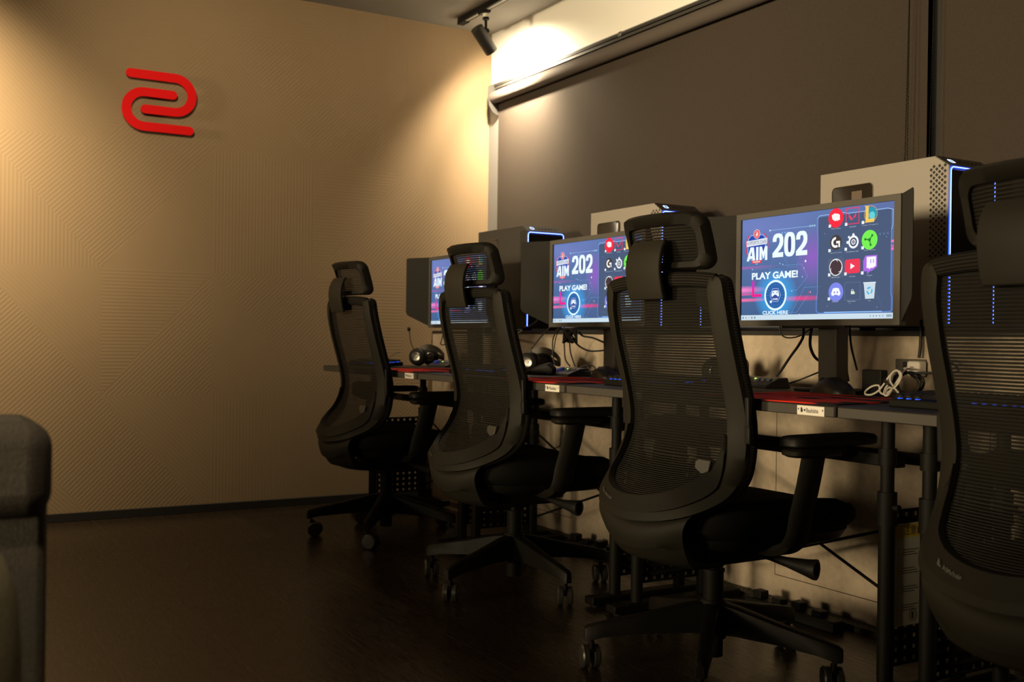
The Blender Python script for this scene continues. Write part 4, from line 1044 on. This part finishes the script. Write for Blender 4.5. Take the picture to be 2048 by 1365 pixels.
# folded headset / webcam lump on the middle desk
b = MB(); Rm = Matrix.Translation(V3(1.665, -.70, ZT)) @ Matrix.Rotation(.5, 4, 'Z')
b.loft([[Rm @ V3(*p) for p in r] for r in ([(-.06, -.012, 0), (-.06, .02, 0), (-.06, .02, .008), (-.06, -.012, .008)], [(0, -.016, 0), (0, .022, 0), (0, .022, .040), (0, -.016, .034)], [(.05, -.016, 0), (.05, .022, 0), (.05, .022, .052), (.05, -.016, .046)], [(.075, -.01, 0), (.075, .02, 0), (.075, .02, .030), (.075, -.01, .026)])])
o = b.build('webcam', M_BLACK, bevel=.004); tag(o, 'small black angular webcam lying beside the headset on the middle desk', 'webcam')
# adapter
b = MB().box(-.033, .033, -.014, .014, 0, .070); o = b.build('power_adapter', M_BLACK, bevel=.003, loc=(3.226, -.578, ZT)); tag(o, 'small black power adapter standing upright behind the mouse', 'adapter')
# outlet and charger
t = thing('wall_outlet', (3.155, -.347, .824), 'brown wall outlet plate above the near desk', 'outlet')
MB().box(-.047, .060, -.006, 0, -.022, .024).build('plate', mat('brown_plate', (.10, .085, .07), .5), t, bevel=.002)
MB().box(-.018, .012, -.008, -.006, -.014, .016).build('socket', M_INK, t)
t = thing('usb_charger', (3.197, -.355, .822), 'white cube charger plugged into the wall outlet', 'charger')
MB().box(-.020, .024, -.034, 0, -.023, .021).build('body', M_WCABLE, t, bevel=.006, seg=3)
MB().box(-.006, .006, -.052, -.034, -.006, .006).build('cable_plug', M_WCABLE, t, bevel=.002)
# white coiled cable
def cable(pts, r, m, label, cat='cable', group=None, name='cable'):
    o = MB().tube(pts, r, 8, sm=7).build(name, m, smooth=80); return tag(o, label, cat, group)
zc = ZT + .006
cable([(3.197, -.405, .822), (3.195, -.42, .822)] + [P(x, y, Y) for x, y, Y in ((1814, 738, -.46), (1804, 747, -.55), (1793, 765, -.59), (1786, 772, -.61), (1780, 758, -.61), (1787, 744, -.60), (1798, 743, -.60), (1803, 752, -.60), (1796, 768, -.60), (1782, 781, -.61), (1768, 789, -.62), (1760, 784, -.61), (1758, 772, -.60), (1745, 773, -.60), (1732, 782, -.61), (1731, 789, -.62), (1742, 790, -.62), (1756, 783, -.61), (1767, 770, -.60), (1781, 750, -.59), (1794, 741, -.59), (1800, 755, -.59), (1788, 772, -.60), (1775, 788, -.62), (1768, 789, -.63), (1771, 777, -.61), (1780, 768, -.60), (1784, 778, -.61), (1777, 790, -.63), (1770, 791, -.63), (1774, 779, -.61), (1786, 775, -.60), (1796, 785, -.62))],
      .0028, M_WCABLE, 'white charging cable coiled on the near desk and plugged into the charger', name='charging_cable')
o = MB().tube([P(x, y, Y) for x, y, Y in ((1768, 760, -.595), (1776, 756, -.585), (1785, 766, -.585), (1786, 774, -.60), (1778, 770, -.62), (1769, 764, -.62), (1768, 760, -.595))], .003, 8).build('cable_tie', M_CABLE); tag(o, 'black tie wrapped round the white coiled cable', 'cable tie')
o = MB().box(-.011, .011, -.006, .006, 0, .009).build('cable_connector', M_WCABLE, bevel=.002, loc=(P(1799, 787, -.62).x, -.62, ZT + .0005)); o.rotation_euler = (0, 0, -.5); tag(o, 'white plug end lying on the desk below the white coil', 'plug')
rc = P(1816, 767, -.51)
cable([rc + V3((.040 + .003 * (k % 3)) * math.cos(k * .8), .012 * math.sin(k * .5), .030 * math.sin(k * .8)) for k in range(26)] + [V3(3.40, -.46, .82), V3(3.30, -.39, .86), V3(3.245, -.37, .90), V3(3.24, -.36, .93)], .0035, M_CABLE, 'thick black cable coiled behind the white one and rising to the sill')

def pc(pts, r, label, group=None):
    return cable([P(x, y, CP[1] + (Y - CP[1]) * 1.06 if Y < -.5 else Y) for x, y, Y in pts], r, M_CABLE, label, group=group)
# near desk
pc([(1605, 640, -.72), (1607, 670, -.70), (1598, 690, -.68), (1580, 715, -.66), (1562, 742, -.65), (1553, 752, -.65)], .0042, 'black cable running from the nearest monitor down to the control box')
pc([(1560, 650, -.70), (1562, 668, -.70), (1575, 676, -.70), (1600, 672, -.70), (1625, 655, -.70)], .0022, 'thin black loop hanging under the left half of the nearest monitor')
pc([(1626, 645, -.72), (1621, 672, -.70), (1621, 695, -.68), (1630, 715, -.66), (1645, 726, -.62)], .0045, 'thick black cable bending behind the stand of the nearest monitor')
pc([(1576, 768, -.62), (1600, 760, -.60), (1625, 750, -.58), (1645, 742, -.55)], .0026, 'thin black cable rising from the control box towards the nearest monitor stand')
pc([(1699, 650, -.66), (1702, 690, -.66), (1710, 725, -.66), (1714, 740, -.668)], .0030, 'black cable dropping from the nearest monitor to the upright adapter')
pc([(1684, 655, -.62), (1690, 700, -.60), (1692, 735, -.58), (1696, 762, -.56)], .0046, 'thick black cable beside the right side of the nearest monitor stand')
pc([(1842, 640, -.36), (1841, 690, -.365), (1838, 716, -.37)], .0045, 'black cable falling from the sill to the wall outlet')
# middle desk
bun = MB()
for k in range(9):
    a = k * 1.1; c = [P(1140 + 14 * math.cos(a + j * 1.25), 671 + 15 * math.sin(a * 1.7 + j * 1.6), -.72 - .01 * (k % 3)) for j in range(6)]
    bun.tube(c, .0035, 6, sm=4)
tag(bun.build('cable_bundle', M_CABLE, smooth=80), 'tangled bundle of black cables hanging under the middle monitor', 'cable bundle')
pc([(1128, 676, -.72), (1129, 700, -.72), (1131, 720, -.72), (1140, 733, -.72)], .0030, 'black cable dropping from the left side of the cable bundle')
pc([(1139, 684, -.72), (1141, 705, -.71), (1146, 722, -.70), (1150, 733, -.70)], .0028, 'black cable dropping from the right side of the cable bundle')
pc([(1118, 655, -.74), (1107, 675, -.73), (1105, 695, -.73), (1107, 718, -.73), (1110, 730, -.73)], .0028, 'black cable hanging left of the cable bundle down to the desk')
pc([(1121, 655, -.73), (1112, 675, -.72), (1108, 700, -.72), (1106, 720, -.73), (1111, 732, -.73)], .0022, 'thin black cable running beside the one left of the bundle')
pc([(1157, 662, -.72), (1165, 672, -.70), (1185, 676, -.68), (1205, 684, -.66), (1222, 690, -.64)], .0038, 'black cable curving right from the bundle to the middle monitor stand')
pc([(1148, 682, -.72), (1160, 694, -.70), (1178, 702, -.68), (1200, 702, -.66), (1220, 698, -.64)], .0038, 'black cable sagging lowest between the bundle and the middle monitor stand')
pc([(1105, 650, -.72), (1090, 665, -.72), (1075, 682, -.73), (1062, 698, -.745)], .0032, 'black cable slanting down to the headset on the middle desk')
pc([(1045, 662, -.45), (1020, 676, -.50), (1012, 678, -.55), (1024, 682, -.62), (1038, 697, -.70)], .0036, 'black cable coming off the sill left of the middle headset')
pc([(1150, 742, -.72), (1165, 733, -.70), (1182, 731, -.70), (1191, 737, -.71), (1185, 743, -.73), (1168, 744, -.74), (1160, 738, -.72), (1172, 733, -.71), (1180, 742, -.73), (1190, 744, -.74)], .0026, 'black cable lying in loops left of the mouse on the middle desk')
pc([(1085, 620, -.50), (1075, 640, -.50), (1060, 652, -.45), (1048, 655, -.40)], .0026, 'thin black cable hanging over the sill in front of the farthest computer')
# far desk
pc([(800, 705, -.775), (790, 708, -.80), (780, 715, -.84), (772, 728, -.88)], .0018, 'thin black cable trailing left from the headset with microphone')
pc([(893, 645, -.70), (886, 670, -.66), (883, 682, -.62), (881, 688, -.62), (888, 690, -.62), (898, 680, -.60), (900, 650, -.62)], .0030, 'short black cable loop hanging under the farthest monitor')
# floor: power strip by the wall
t = thing('power_strip', (1.52, -.44, FZ), 'black power strip on the floor by the wall under the middle desk', 'power strip')
MB().box(0, .38, -.024, .024, 0, .034).build('body', M_BLACK, t, bevel=.004)
for k in range(4): MB().box(.03 + k * .085, .068 + k * .085, -.018, .018, .034, .060 - .008 * (k % 2)).build('plug', M_BLACK, t, bevel=.003)
t2 = copy_tree(t); t2.location = (2.62, -.455, FZ); t2['label'] = 'black power strip on the floor by the wall under the near desk'

# ================================================================== sofa
t = thing('sofa', (3.86, -3.136, 0), 'dark grey fabric sofa with a padded roll, cut off at the left edge', 'sofa')
MB().box(-.09, .085, -.62, .385, .682, .792).build('head_roll', M_SOFA, t, bevel=.030, seg=5)
MB().box(-.07, .062, -.60, .381, .10, .715).build('backrest', M_SOFA, t, bevel=.012, seg=4)
MB().box(.03, .62, -.60, .372, .12, .30).box(.05, .62, -.59, .365, .30, .43).build('seat', M_SOFA, t, bevel=.03, seg=4)
b = MB()
for x in (-.04, .56):
    for y in (-.55, .32): b.cyl((x, y, FZ), (x, y, .12), .018, n=12)
b.build('leg', M_BLACK, t)
b = MB(); rings = []
for k, (z, f) in enumerate(((.432, .80), (.445, .93), (.48, 1.0), (.54, 1.0), (.60, .95), (.64, .82), (.66, .60), (.668, .3))):
    rings.append([(.055 * f * abs(math.cos(a)) ** .8 * (1 if math.cos(a) >= 0 else -1), .20 * (f ** .5) * abs(math.sin(a)) ** .7 * (1 if math.sin(a) >= 0 else -1), z) for a in [2 * PI * j / 28 for j in range(28)]])
b.loft(rings); o = b.build('cushion', M_PILLOW, smooth=80, loc=(4.05, -2.992, .025)); o.rotation_euler = (0, 0, .05)
tag(o, 'pale beige cushion leaning on the sofa in the lower left corner', 'cushion')
